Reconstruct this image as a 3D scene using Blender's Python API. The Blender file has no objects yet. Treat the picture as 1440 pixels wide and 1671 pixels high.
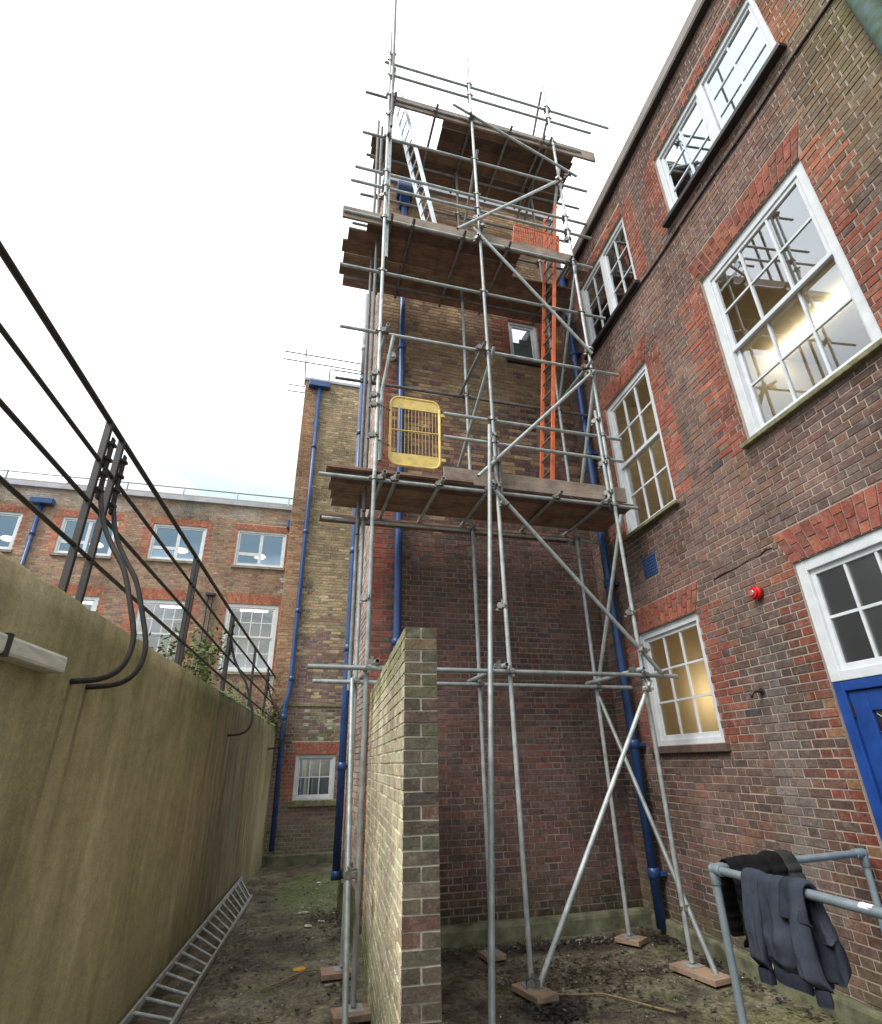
import bpy, math, random
from mathutils import Matrix, Vector, noise as mnoise
random.seed(7)
SC = bpy.context.scene
COL = SC.collection

# ---------------------------------------------------------------- camera
cam_d = bpy.data.cameras.new('camera'); cam = bpy.data.objects.new('camera', cam_d); COL.objects.link(cam)
cam_d.sensor_fit = 'HORIZONTAL'; cam_d.sensor_width = 36; cam_d.lens = 22.0
cam_d.clip_start = 0.05; cam_d.clip_end = 2000
RIGHT = Vector((0.979012, -0.203070, -0.017261)); UP = Vector((-0.070386, -0.416389, 0.906458)); FWD = Vector((0.191261, 0.886218, 0.421943))
CAMP = Vector((0, 0, 1.82))
cm = Matrix.Identity(4)
for i in range(3):
    cm[i][0] = RIGHT[i]; cm[i][1] = UP[i]; cm[i][2] = -FWD[i]; cm[i][3] = CAMP[i]
cam.matrix_world = cm
SC.camera = cam

# ---------------------------------------------------------------- sky, sun, exposure
W = bpy.data.worlds.new('World'); SC.world = W; W.use_nodes = True
nt = W.node_tree; nt.nodes.clear()
o_ = nt.nodes.new('ShaderNodeOutputWorld'); bg = nt.nodes.new('ShaderNodeBackground')
sky = nt.nodes.new('ShaderNodeTexSky'); sky.sky_type = 'NISHITA'; sky.sun_disc = False
SUN_EL, SUN_AZ = math.radians(48), math.radians(-120)      # high, behind the camera to the left
sky.sun_elevation = SUN_EL; sky.sun_rotation = SUN_AZ
tc = nt.nodes.new('ShaderNodeTexCoord'); nz = nt.nodes.new('ShaderNodeTexNoise')
mp = nt.nodes.new('ShaderNodeMapping'); mp.inputs['Scale'].default_value = (1.4, 1.4, 3.0)
nz.inputs['Scale'].default_value = 1.6; nz.inputs['Detail'].default_value = 5
rp = nt.nodes.new('ShaderNodeValToRGB'); rp.color_ramp.elements[0].position = .36; rp.color_ramp.elements[1].position = .60
rp.color_ramp.elements[0].color = (.62, .62, .62, 1); rp.color_ramp.elements[1].color = (1, 1, 1, 1)
mx = nt.nodes.new('ShaderNodeMix'); mx.data_type = 'RGBA'
mx.inputs['B'].default_value = (7.6, 7.7, 7.65, 1)
nt.links.new(tc.outputs['Generated'], mp.inputs[0]); nt.links.new(mp.outputs[0], nz.inputs[0])
nt.links.new(nz.outputs[0], rp.inputs[0]); nt.links.new(rp.outputs[0], mx.inputs[0])
nt.links.new(sky.outputs[0], mx.inputs['A']); nt.links.new(mx.outputs['Result'], bg.inputs[0])
# thinner blue-grey cloud low in the sky
sp_ = nt.nodes.new('ShaderNodeSeparateXYZ'); nt.links.new(tc.outputs['Generated'], sp_.inputs[0])
mr = nt.nodes.new('ShaderNodeMapRange'); mr.inputs[1].default_value = .66; mr.inputs[2].default_value = .42; nt.links.new(sp_.outputs[2], mr.inputs[0])
nz2 = nt.nodes.new('ShaderNodeTexNoise'); nz2.inputs['Scale'].default_value = 3.2; nz2.inputs['Detail'].default_value = 6; nt.links.new(mp.outputs[0], nz2.inputs[0])
rp2 = nt.nodes.new('ShaderNodeValToRGB'); rp2.color_ramp.elements[0].position = .30; rp2.color_ramp.elements[1].position = .52
nt.links.new(nz2.outputs[0], rp2.inputs[0])
ml_ = nt.nodes.new('ShaderNodeMath'); ml_.operation = 'MULTIPLY'; nt.links.new(mr.outputs[0], ml_.inputs[0]); nt.links.new(rp2.outputs[0], ml_.inputs[1])
mx2 = nt.nodes.new('ShaderNodeMix'); mx2.data_type = 'RGBA'; mx2.inputs['B'].default_value = (2.45, 2.95, 3.2, 1)
nt.links.new(ml_.outputs[0], mx2.inputs[0]); nt.links.new(mx.outputs['Result'], mx2.inputs['A']); nt.links.new(mx2.outputs['Result'], bg.inputs[0])
bg.inputs[1].default_value = 0.13
nt.links.new(bg.outputs[0], o_.inputs[0])
sd = bpy.data.lights.new('sun', 'SUN'); sd.energy = 1.4; sd.angle = math.radians(25); sd.color = (1, .97, .92)
so = bpy.data.objects.new('sun', sd); COL.objects.link(so)
sdir = Vector((math.sin(SUN_AZ)*math.cos(SUN_EL), math.cos(SUN_AZ)*math.cos(SUN_EL), math.sin(SUN_EL)))
so.rotation_euler = sdir.to_track_quat('Z', 'Y').to_euler()
SC.view_settings.view_transform = 'Standard'; SC.view_settings.look = 'None'
SC.view_settings.gamma = 1; SC.view_settings.use_curve_mapping = False
SC.view_settings.exposure = 1.34
SC.cycles.max_bounces = 8; SC.cycles.transparent_max_bounces = 12

# ---------------------------------------------------------------- materials
def new_mat(name):
    m = bpy.data.materials.new(name); m.use_nodes = True
    n = m.node_tree; p = n.nodes['Principled BSDF']; return m, n, p
def N(n, t, **k):
    x = n.nodes.new(t)
    for a, b in k.items(): setattr(x, a, b)
    return x
def noise_node(n, scale, detail=4, rough=.55, mapping=None, coord='Object'):
    t = N(n, 'ShaderNodeTexCoord'); z = N(n, 'ShaderNodeTexNoise')
    z.inputs['Scale'].default_value = scale; z.inputs['Detail'].default_value = detail; z.inputs['Roughness'].default_value = rough
    if coord == 'World':
        g = N(n, 'ShaderNodeNewGeometry'); src = g.outputs['Position']
    else: src = t.outputs[coord]
    if mapping:
        mpp = N(n, 'ShaderNodeMapping'); mpp.inputs['Scale'].default_value = mapping
        n.links.new(src, mpp.inputs[0]); src = mpp.outputs[0]
    n.links.new(src, z.inputs[0]); return z.outputs[0]
def ramp(n, fac, stops):
    r = N(n, 'ShaderNodeValToRGB'); e = r.color_ramp.elements
    while len(e) < len(stops): e.new(.5)
    for i, (p_, c) in enumerate(stops):
        e[i].position = p_; e[i].color = (c[0], c[1], c[2], 1) if not isinstance(c, (int, float)) else (c, c, c, 1)
    n.links.new(fac, r.inputs[0]); return r.outputs[0]
def mixc(n, fac, a, b, mode='MIX'):
    x = N(n, 'ShaderNodeMix', data_type='RGBA', blend_type=mode)
    if isinstance(fac, (int, float)): x.inputs[0].default_value = fac
    else: n.links.new(fac, x.inputs[0])
    for s, v in (('A', a), ('B', b)):
        if isinstance(v, tuple): x.inputs[s].default_value = (*v, 1)
        else: n.links.new(v, x.inputs[s])
    return x.outputs['Result']
def bump(n, p, h, strength=.3, dist=.01):
    b = N(n, 'ShaderNodeBump'); b.inputs['Strength'].default_value = strength; b.inputs['Distance'].default_value = dist
    n.links.new(h, b.inputs['Height']); n.links.new(b.outputs[0], p.inputs['Normal'])
def simple(name, col, rough=.6, metal=0, var=.25, scale=6, bmp=0, col2=None, coord='World', mapping=None, spec=None):
    m, n, p = new_mat(name)
    z = noise_node(n, scale, 6, .6, mapping, coord)
    a = tuple(max(0, c*(1-var)) for c in col); b = col2 or tuple(min(1, c*(1+var)) for c in col)
    c = ramp(n, z, [(.3, a), (.7, b)])
    n.links.new(c, p.inputs['Base Color']); p.inputs['Roughness'].default_value = rough; p.inputs['Metallic'].default_value = metal
    if spec is not None: p.inputs['Specular IOR Level'].default_value = spec
    if bmp:
        z2 = noise_node(n, scale*8, 4, .6, mapping, coord); bump(n, p, z2, bmp, .005)
    return m
def brick_mat():
    m, n, p = new_mat('brick')
    at = N(n, 'ShaderNodeAttribute', attribute_name='bcol'); oi = N(n, 'ShaderNodeObjectInfo')
    c = mixc(n, 1.0, at.outputs['Color'], oi.outputs['Color'], 'MULTIPLY')
    z = noise_node(n, 45, 6, .72, None, 'World')
    c = mixc(n, 1.0, c, ramp(n, z, [(.28, .38), (.42, .85), (.58, 1.08), (.74, 1.5)]), 'MULTIPLY')
    zb = noise_node(n, 14, 5, .7, None, 'World')
    c = mixc(n, .9, c, ramp(n, zb, [(.3, .68), (.5, 1.0), (.72, 1.32)]), 'MULTIPLY')
    z2 = noise_node(n, .9, 6, .65, None, 'World')
    c = mixc(n, .95, c, ramp(n, z2, [(.28, .60), (.5, 1.0), (.72, 1.30)]), 'MULTIPLY')
    # lime and mortar smears
    z3 = noise_node(n, 11, 8, .78, None, 'World')
    c = mixc(n, ramp(n, z3, [(.52, 0.0), (.66, .34), (.78, .6)]), c, (.33, .29, .25))
    n.links.new(c, p.inputs['Base Color']); p.inputs['Roughness'].default_value = .9
    p.inputs['Specular IOR Level'].default_value = .2
    bump(n, p, noise_node(n, 60, 6, .75, None, 'World'), .8, .008)
    return m
BRICK = brick_mat()
def mortar_mat(name, col, col2):
    m, n, p = new_mat(name)
    z = noise_node(n, 2.5, 6, .65, None, 'World')
    c = ramp(n, z, [(.3, col2), (.62, col)])
    z2 = noise_node(n, 60, 4, .6, None, 'World')
    c = mixc(n, .6, c, ramp(n, z2, [(.3, .7), (.7, 1.2)]), 'MULTIPLY')
    n.links.new(c, p.inputs['Base Color']); p.inputs['Roughness'].default_value = .95
    bump(n, p, z2, .5, .004)
    return m
MORT_R = mortar_mat('mortar_wing', (.38, .31, .25), (.24, .19, .16))
MORT_T = mortar_mat('mortar_tower', (.30, .24, .205), (.17, .135, .12))
MORT_P = mortar_mat('mortar_pier', (.88, .84, .62), (.72, .68, .48))
MORT_B = mortar_mat('mortar_stock', (.42, .36, .25), (.30, .26, .19))
MORT_F = mortar_mat('mortar_far', (.40, .32, .24), (.30, .24, .18))
GALV = simple('galvanised_tube', (.33, .365, .36), .48, .25, .30, 9, .15)
GALV2 = simple('weathered_tube', (.17, .165, .16), .6, .2, .4, 9, .15)
for m_ in (GALV, GALV2):
    n_ = m_.node_tree; p_ = n_.nodes['Principled BSDF']; src_ = p_.inputs['Base Color'].links[0].from_socket
    oi_ = N(n_, 'ShaderNodeObjectInfo'); c_ = mixc(n_, 1.0, src_, ramp(n_, oi_.outputs['Random'], [(0, .62), (.5, .95), (1, 1.2)]), 'MULTIPLY')
    zr_ = noise_node(n_, 5, 8, .75, None, 'World'); c_ = mixc(n_, ramp(n_, zr_, [(.58, 0.0), (.70, .65)]), c_, (.20, .135, .09))
    zc_ = noise_node(n_, 30, 5, .7, None, 'World'); c_ = mixc(n_, ramp(n_, zc_, [(.62, 0.0), (.74, .5)]), c_, (.50, .50, .47))
    n_.links.new(c_, p_.inputs['Base Color'])
COUP = simple('coupler_steel', (.21, .20, .185), .5, .7, .5, 30, .2)
BLUE = simple('blue_gloss_paint', (.020, .058, .17), .35, 0, .25, 5, .05)
BLUEDOOR = simple('blue_door_paint', (.010, .050, .23), .38, 0, .28, 6, .12)
WHITE = simple('white_painted_timber', (.58, .60, .62), .45, 0, .10, 7, .12)
SILLM = simple('stone_sill', (.22, .19, .15), .85, 0, .35, 8, .4)
MOSSSILL = simple('mossy_sill', (.17, .16, .085), .9, 0, .5, 14, .6)
BLACK = simple('black_iron_paint', (.012, .011, .011), .55, 0, .5, 22, .35, col2=(.035, .024, .018))
FASCIA = simple('brown_fascia', (.20, .165, .15), .6, 0, .2, 4, .1)
GUTTER = simple('dark_gutter', (.025, .02, .02), .5, 0, .2, 4, .1)
LEAD = simple('lead_coping', (.34, .35, .38), .6, .2, .2, 3, .1)
ROOFT = simple('roof_covering', (.115, .10, .08), .9, 0, .4, 12, .5)
ORANGE = simple('orange_fibreglass', (.62, .135, .045), .55, 0, .3, 9, .1)
ALU = simple('aluminium', (.62, .66, .68), .35, .6, .12, 8, .05)
ALUDIRTY = simple('weathered_aluminium', (.36, .37, .36), .5, .45, .35, 12, .15)
YEL = simple('yellow_powder_coat', (.62, .45, .13), .55, 0, .22, 14, .1)
RED = simple('red_plastic', (.55, .012, .012), .3, 0, .1, 5)
SILVER = simple('silver_lens', (.7, .7, .7), .2, .8, .1, 5)
KEY = simple('handrail_blue_grey', (.22, .27, .30), .42, .35, .18, 11, .1)
STICKER = simple('white_sticker', (.75, .77, .76), .6, 0, .1, 40)
PALE = simple('pale_concrete_chip', (.62, .58, .50), .8, 0, .2, 30)
TWIG = simple('dry_twig', (.22, .16, .08), .85, 0, .4, 40, .3)
LEAFY = simple('yellow_leaf', (.55, .30, .03), .7, 0, .3, 30)
LITTER = simple('wet_leaf_litter', (.028, .024, .018), .45, 0, .7, 30, .3)
LEAFG = simple('green_foliage', (.085, .14, .03), .6, 0, .5, 9)
LEAFD = simple('dark_ivy', (.035, .055, .022), .6, 0, .5, 9)
LAMPB = simple('aged_plastic_trunking', (.50, .50, .43), .5, 0, .22, 9, .2, mapping=(1, 1, 6))
PIPEGREY = simple('grey_stack_pipe', (.27, .28, .30), .5, .1, .15, 5)
MOSSPIPE = simple('mossy_pipe', (.10, .12, .035), .85, 0, .6, 11, .6, col2=(.07, .14, .13))
CREAM = simple('cream_room_paint', (.62, .52, .34), .8, 0, .05, 2)
GREYROOM = simple('grey_room_paint', (.42, .44, .44), .8, 0, .05, 2)
DARKROOM = simple('dark_room_paint', (.10, .11, .10), .8, 0, .1, 2)
BLUEROOM = simple('pale_blue_room_paint', (.34, .44, .50), .8, 0, .1, 2)

def timber(name, a, b):
    m, n, p = new_mat(name)
    oi = N(n, 'ShaderNodeObjectInfo')
    z = noise_node(n, 5, 7, .7, (1.0, 16, 16), 'Object')
    c = ramp(n, z, [(.28, a), (.72, b)])
    z2 = noise_node(n, 3.2, 7, .7, None, 'World')
    c = mixc(n, 1, c, ramp(n, z2, [(.3, .45), (.5, .95), (.7, 1.35)]), 'MULTIPLY')
    c = mixc(n, 1.0, c, oi.outputs['Color'], 'MULTIPLY')
    n.links.new(c, p.inputs['Base Color']); p.inputs['Roughness'].default_value = .85
    bump(n, p, z, .4, .004); return m
BOARD = timber('scaffold_timber', (.085, .052, .038), (.36, .25, .18))
TOE = timber('toe_board_timber', (.20, .155, .125), (.37, .30, .25))
PADM = timber('sole_timber', (.20, .145, .105), (.36, .28, .215))

def glass_mat(name, tint=(.86, .93, 1.0), base=.10, frost=0.0, trans=(.96, .97, .96)):
    m = bpy.data.materials.new(name); m.use_nodes = True; n = m.node_tree; n.nodes.clear()
    out = N(n, 'ShaderNodeOutputMaterial'); g = N(n, 'ShaderNodeBsdfGlossy'); g.inputs['Color'].default_value = (*tint, 1)
    g.inputs['Roughness'].default_value = .015 if not frost else .12
    fr = N(n, 'ShaderNodeFresnel'); fr.inputs['IOR'].default_value = 1.55
    ad = N(n, 'ShaderNodeMath', operation='MULTIPLY_ADD'); ad.inputs[1].default_value = 1.35; ad.inputs[2].default_value = base; ad.use_clamp = True
    n.links.new(fr.outputs[0], ad.inputs[0])
    if frost:
        t1 = N(n, 'ShaderNodeBsdfTranslucent'); t1.inputs['Color'].default_value = (.80, .74, .60, 1)
        t2 = N(n, 'ShaderNodeBsdfTransparent'); t2.inputs['Color'].default_value = (.9, .88, .8, 1)
        tm = N(n, 'ShaderNodeMixShader'); tm.inputs[0].default_value = frost
        n.links.new(t2.outputs[0], tm.inputs[1]); n.links.new(t1.outputs[0], tm.inputs[2]); tr = tm
        z = noise_node(n, 160, 3, .6, None, 'World'); b = N(n, 'ShaderNodeBump'); b.inputs['Strength'].default_value = .6; b.inputs['Distance'].default_value = .004
        n.links.new(z, b.inputs['Height']); n.links.new(b.outputs[0], g.inputs['Normal'])
    else:
        tr = N(n, 'ShaderNodeBsdfTransparent'); tr.inputs['Color'].default_value = (*trans, 1)
    ms = N(n, 'ShaderNodeMixShader'); n.links.new(ad.outputs[0], ms.inputs[0])
    n.links.new(tr.outputs[0], ms.inputs[1]); n.links.new(g.outputs[0], ms.inputs[2]); n.links.new(ms.outputs[0], out.inputs[0])
    return m
GLASS = glass_mat('window_glass', (.80, .88, .95), .20)
GLASSSKY = glass_mat('window_glass_sky', (.82, .92, 1.0), .42)
GLASSFAR = glass_mat('window_glass_far', (.55, .70, .84), .34)
FROST = glass_mat('frosted_glass', (.9, .9, .9), .10, .80)
WIRED = glass_mat('dark_wired_glass', (.52, .52, .50), .22, .03, (.5, .5, .5))
def emit(name, col, s):
    m = bpy.data.materials.new(name); m.use_nodes = True; n = m.node_tree; n.nodes.clear()
    out = N(n, 'ShaderNodeOutputMaterial'); e = N(n, 'ShaderNodeEmission'); e.inputs[0].default_value = (*col, 1); e.inputs[1].default_value = s
    n.links.new(e.outputs[0], out.inputs[0]); return m
TUBE_L = emit('lit_fluorescent_tube', (1, .95, .82), 6)
PEND_L = emit('lit_pendant_globe', (1, .86, .55), 1.4)

def ground_mat():
    m, n, p = new_mat('mossy_concrete_ground')
    z = noise_node(n, 1.1, 8, .68, None, 'World')
    c = ramp(n, z, [(.30, (.034, .027, .022)), (.43, (.090, .074, .052)), (.55, (.155, .135, .085)), (.70, (.23, .21, .165))])
    z2 = noise_node(n, 5.5, 9, .76, None, 'World')
    c = mixc(n, 1.0, c, ramp(n, z2, [(.34, .16), (.45, .75), (.58, 1.12), (.75, 1.6)]), 'MULTIPLY')
    z3 = noise_node(n, 1.5, 6, .66, (1, .7, 1), 'World')
    c = mixc(n, ramp(n, z3, [(.55, 0.0), (.68, .5)]), c, (.075, .10, .022))
    g_ = N(n, 'ShaderNodeNewGeometry')
    for (px, py, rx, ry, col_, amt) in ((.10, 10.6, .9, 2.2, (.085, .125, .025), .62), (3.3, 4.3, 1.2, .9, (.16, .16, .06), .6), (3.0, 6.9, 1.6, .38, (.03, .020, .016), .85), (2.0, 5.4, .4, .4, (.018, .018, .018), .8)):
        mp_ = N(n, 'ShaderNodeMapping', vector_type='TEXTURE'); mp_.inputs['Location'].default_value = (px, py, 0); mp_.inputs['Scale'].default_value = (rx, ry, 50)
        n.links.new(g_.outputs['Position'], mp_.inputs[0]); gr_ = N(n, 'ShaderNodeTexGradient', gradient_type='SPHERICAL'); n.links.new(mp_.outputs[0], gr_.inputs[0])
        ad_ = N(n, 'ShaderNodeMath', operation='MULTIPLY_ADD'); ad_.inputs[1].default_value = 1.0; n.links.new(gr_.outputs[0], ad_.inputs[0]); n.links.new(z2, ad_.inputs[2])
        c = mixc(n, ramp(n, ad_.outputs[0], [(.62, 0.0), (.95, amt)]), c, col_)
    z4 = noise_node(n, 24, 8, .8, None, 'World')
    c = mixc(n, 1.0, c, ramp(n, z4, [(.34, .25), (.48, .85), (.6, 1.35), (.72, 2.4)]), 'MULTIPLY')
    n.links.new(c, p.inputs['Base Color'])
    n.links.new(ramp(n, z2, [(.36, .22), (.55, .8)]), p.inputs['Roughness'])
    zs = mixc(n, .5, z4, z2); bump(n, p, zs, .9, .02); return m
GROUND = ground_mat()
def render_mat():
    m, n, p = new_mat('stained_cement_render')
    z = noise_node(n, 1.0, 6, .62, (1.9, 1.9, .55), 'Object')
    c = ramp(n, z, [(.22, (.125, .098, .045)), (.38, (.255, .207, .105)), (.58, (.345, .285, .156)), (.78, (.45, .385, .235))])
    z2 = noise_node(n, 3.0, 6, .7, (3.2, 3.2, .30), 'Object')
    c = mixc(n, .5, c, ramp(n, z2, [(.32, .62), (.55, 1.05), (.75, 1.3)]), 'MULTIPLY')
    # green algae below the coping, rust brown wash under the stays
    t = N(n, 'ShaderNodeTexCoord'); sx = N(n, 'ShaderNodeSeparateXYZ'); n.links.new(t.outputs['Object'], sx.inputs[0])
    def band(out, a, b):
        r = N(n, 'ShaderNodeMapRange'); r.inputs[1].default_value = a; r.inputs[2].default_value = b; r.clamp = True
        n.links.new(out, r.inputs[0]); return r.outputs[0]
    def mul(a, b):
        x = N(n, 'ShaderNodeMath', operation='MULTIPLY'); n.links.new(a, x.inputs[0])
        if isinstance(b, (int, float)): x.inputs[1].default_value = b
        else: n.links.new(b, x.inputs[1])
        return x.outputs[0]
    zz = noise_node(n, 1.3, 6, .7, (1, 1, .8), 'Object')
    top = mul(band(sx.outputs[2], 1.5, 2.75), ramp(n, zz, [(.40, 0.0), (.62, 1.0)]))
    top = mul(top, band(sx.outputs[0], -3.6, -0.6))
    c = mixc(n, mul(top, .95), c, (.070, .100, .018))
    far = mul(mul(band(sx.outputs[0], .6, 2.6), band(sx.outputs[0], 6.2, 4.4)), ramp(n, z2, [(.42, 1.0), (.70, 0.15)]))
    c = mixc(n, mul(far, .85), c, (.060, .038, .020))
    soft = noise_node(n, .8, 5, .6, (1.2, 1, .8), 'Object')
    c = mixc(n, mul(ramp(n, soft, [(.50, 0.0), (.66, 1.0)]), .38), c, (.150, .150, .062))
    for xs_ in (-2.295, -2.07, 2.34):
        cm_ = N(n, 'ShaderNodeMath', operation='COMPARE'); n.links.new(sx.outputs[0], cm_.inputs[0]); cm_.inputs[1].default_value = xs_; cm_.inputs[2].default_value = .022
        st_ = mul(mul(mul(cm_.outputs[0], band(sx.outputs[2], 1.35, 2.28)), band(sx.outputs[2], 2.31, 2.27)), ramp(n, zz, [(.3, 1.0), (.7, .3)]))
        c = mixc(n, mul(st_, .8), c, (.035, .022, .014))
    low = mul(band(sx.outputs[2], .55, .0), ramp(n, zz, [(.35, .2), (.6, 1.0)]))
    c = mixc(n, mul(low, .6), c, (.075, .075, .03))
    n.links.new(c, p.inputs['Base Color']); p.inputs['Roughness'].default_value = .9
    z6 = noise_node(n, 9, 8, .75, None, 'Object')
    c = mixc(n, .75, c, ramp(n, z6, [(.3, .68), (.5, 1.0), (.72, 1.28)]), 'MULTIPLY')
    z7 = noise_node(n, 70, 5, .7, None, 'Object')
    c = mixc(n, .5, c, ramp(n, z7, [(.3, .6), (.7, 1.3)]), 'MULTIPLY'); n.links.new(c, p.inputs['Base Color'])
    z5 = noise_node(n, 26, 6, .7, None, 'Object'); bump(n, p, z5, .5, .012); return m
RENDERM = render_mat()
KERBM = simple('mossy_kerb_concrete', (.10, .105, .055), .85, 0, .55, 5, .6, col2=(.20, .20, .12))

# ---------------------------------------------------------------- mesh helpers
def mesh_obj(name, V, F, mat, parent=None, M=None, smooth=False, cols=None):
    me = bpy.data.meshes.new(name); me.from_pydata([tuple(v) for v in V], [], F)
    if cols is not None:
        ca = me.color_attributes.new('bcol', 'FLOAT_COLOR', 'POINT')
        flat = []
        for c in cols: flat += [c[0], c[1], c[2], 1.0]
        ca.data.foreach_set('color', flat)
    me.materials.append(mat)
    if smooth: me.polygons.foreach_set('use_smooth', [True]*len(me.polygons))
    me.update()
    o = bpy.data.objects.new(name, me); COL.objects.link(o)
    if parent: o.parent = parent
    if M is not None: o.matrix_local = M
    return o
def thing(name, label, cat, M=None, group=None):
    o = bpy.data.objects.new(name, None); COL.objects.link(o); o.empty_display_size = .2
    if M is not None: o.matrix_world = M
    o['label'] = label; o['category'] = cat
    if group: o['group'] = group
    return o
def tag(o, label, cat, group=None):
    o['label'] = label; o['category'] = cat
    if group: o['group'] = group
    return o
def link(name, me, parent, M, color=None):
    o = bpy.data.objects.new(name, me); COL.objects.link(o); o.parent = parent; o.matrix_local = M
    if color: o.color = (*color, 1)
    return o
BF = [(0, 3, 2, 1), (4, 5, 6, 7), (0, 1, 5, 4), (1, 2, 6, 5), (2, 3, 7, 6), (3, 0, 4, 7)]
def boxv(x0, x1, y0, y1, z0, z1):
    return [(x0, y0, z0), (x1, y0, z0), (x1, y1, z0), (x0, y1, z0), (x0, y0, z1), (x1, y0, z1), (x1, y1, z1), (x0, y1, z1)]
def boxes(name, L, mat, parent=None, M=None, bevel=0):
    V = []; F = []
    for b in L:
        k = len(V); V += boxv(*b); F += [tuple(i+k for i in f) for f in BF]
    o = mesh_obj(name, V, F, mat, parent, M)
    if bevel:
        md = o.modifiers.new('bevel', 'BEVEL'); md.width = bevel; md.segments = 2
    return o
def unit_box_mesh(name, mat, bev=0.0):
    V = boxv(-.5, .5, -.5, .5, -.5, .5); me = bpy.data.meshes.new(name); me.from_pydata(V, [], BF); me.materials.append(mat); return me
def unit_tube_mesh(name, mat, n=14, wall=.82, cap=True):
    V = []; F = []
    for z in (0, 1):
        for r in (1, wall):
            for i in range(n): a = 2*math.pi*i/n; V.append((r*math.cos(a), r*math.sin(a), z))
    for i in range(n):
        j = (i+1) % n
        F.append((i, j, 2*n+j, 2*n+i)); F.append((n+j, n+i, 3*n+i, 3*n+j))
        F.append((j, i, n+i, n+j)); F.append((2*n+i, 2*n+j, 3*n+j, 3*n+i))
    me = bpy.data.meshes.new(name); me.from_pydata(V, [], F); me.materials.append(mat)
    sm = []
    for k in range(n): sm += [True, True, False, False]
    me.polygons.foreach_set('use_smooth', sm); return me
_tubes = {}
def span(p, q, r):
    p = Vector(p); q = Vector(q); d = q-p; L = d.length
    R = d.to_track_quat('Z', 'Y').to_matrix().to_4x4()
    return Matrix.Translation(p) @ R @ Matrix.Diagonal((r, r, L, 1))
def tube(name, p, q, r, mat, parent=None, hollow=True, n=14):
    k = (mat.name, hollow, n)
    if k not in _tubes: _tubes[k] = unit_tube_mesh('tube_'+mat.name, mat, n, .84 if hollow else .02)
    o = bpy.data.objects.new(name, _tubes[k]); COL.objects.link(o)
    if parent: o.parent = parent
    o.matrix_local = span(p, q, r); return o
def sweep_geo(P, r, n=8, closed_ends=True, rad=None):
    P = [Vector(p) for p in P]; V = []; F = []
    up = Vector((0, 0, 1))
    prev = None
    for i, p in enumerate(P):
        d = (P[min(i+1, len(P)-1)]-P[max(i-1, 0)]).normalized()
        if prev is None:
            a = d.cross(up)
            if a.length < .05: a = d.cross(Vector((0, 1, 0)))
            a.normalize()
        else: a = (prev - d*prev.dot(d)).normalized()
        prev = a; b = d.cross(a)
        rr = rad[i] if rad else r
        for j in range(n):
            t = 2*math.pi*j/n; V.append(p+a*rr*math.cos(t)+b*rr*math.sin(t))
    for i in range(len(P)-1):
        for j in range(n):
            k = (j+1) % n; F.append((i*n+j, i*n+k, (i+1)*n+k, (i+1)*n+j))
    if closed_ends: F.append(tuple(range(n-1, -1, -1))); F.append(tuple((len(P)-1)*n+j for j in range(n)))
    return V, F
def sweep(name, P, r, mat, parent=None, n=8, rad=None, M=None):
    V, F = sweep_geo(P, r, n, True, rad); return mesh_obj(name, V, F, mat, parent, M, smooth=True)

# ---------------------------------------------------------------- frames
A35 = math.radians(3.5)
MT = Matrix.Rotation(A35, 4, 'Z')                                  # tower / scaffold frame (u, v, z)
XW = 4.12
MR = Matrix.Translation((XW, 0, 0)) @ Matrix.Rotation(-math.pi/2, 4, 'Z')   # wing wall frame: x = -Y, y = into wall
LANG = math.atan2(.99868, .0513)
ML = Matrix.Translation((-1.337, 5.947, 0)) @ Matrix.Rotation(LANG, 4, 'Z') # retaining wall frame: x = along, y = away from yard (-y towards yard)
def T(u, v, z): return MT @ Vector((u, v, z))
def px_size(p, d=.1):
    q = p-CAMP; z = q.dot(FWD)
    if z < .3: return 0
    sx = q.dot(RIGHT)/z*880+720; sy = 835.5-q.dot(UP)/z*880
    if sx < -15 or sx > 1455 or sy < -15 or sy > 1690: return 0
    return 1/z

# ---------------------------------------------------------------- brickwork
BM = []
def brick_unit_mesh():
    V = [(-.5, 0, -.5), (.5, 0, -.5), (.5, 1, -.5), (-.5, 1, -.5), (-.5, 0, .5), (.5, 0, .5), (.5, 1, .5), (-.5, 1, .5)]
    e = .035
    BRV = [(-.5+.3*e, 0, -.5+e), (.5-.3*e, 0, -.5+e), (.5, 1, -.5), (-.5, 1, -.5), (-.5+.3*e, 0, .5-e), (.5-.3*e, 0, .5-e), (.5, 1, .5), (-.5, 1, .5)]
    J = lambda s_: random.uniform(-s_, s_)
    V = [(x_, y_, z_) if y_ > .5 else (x_+J(.006), y_+J(.05), z_+J(.03)) for x_, y_, z_ in BRV]
    if 0: V = [(-.5+.3*e, 0, -.5+e), (.5-.3*e, 0, -.5+e), (.5, 1, -.5), (-.5, 1, -.5), (-.5+.3*e, 0, .5-e), (.5-.3*e, 0, .5-e), (.5, 1, .5), (-.5, 1, .5)]
    me = bpy.data.meshes.new('brick'); me.from_pydata(V, [], BF)
    ca = me.color_attributes.new('bcol', 'FLOAT_COLOR', 'POINT'); ca.data.foreach_set('color', [1.0]*32)
    me.materials.append(BRICK); return me
BRICK_VAR = [brick_unit_mesh() for _ in range(8)]
def jit(c, s=.14):
    k = 1+random.uniform(-s, s); return tuple(max(.004, x*k*(1+random.uniform(-.04, .04))) for x in c)
def tone(Mw, x, z, c):
    k = 1+.55*mnoise.noise(Vector((x*.55+Mw[0][3]*3, z*.42, 3.3)))+.30*mnoise.noise(Vector((x*2.6, z*1.1, 8.1)))
    k = max(.6, min(1.4, k)); return tuple(v*k for v in c)
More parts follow.
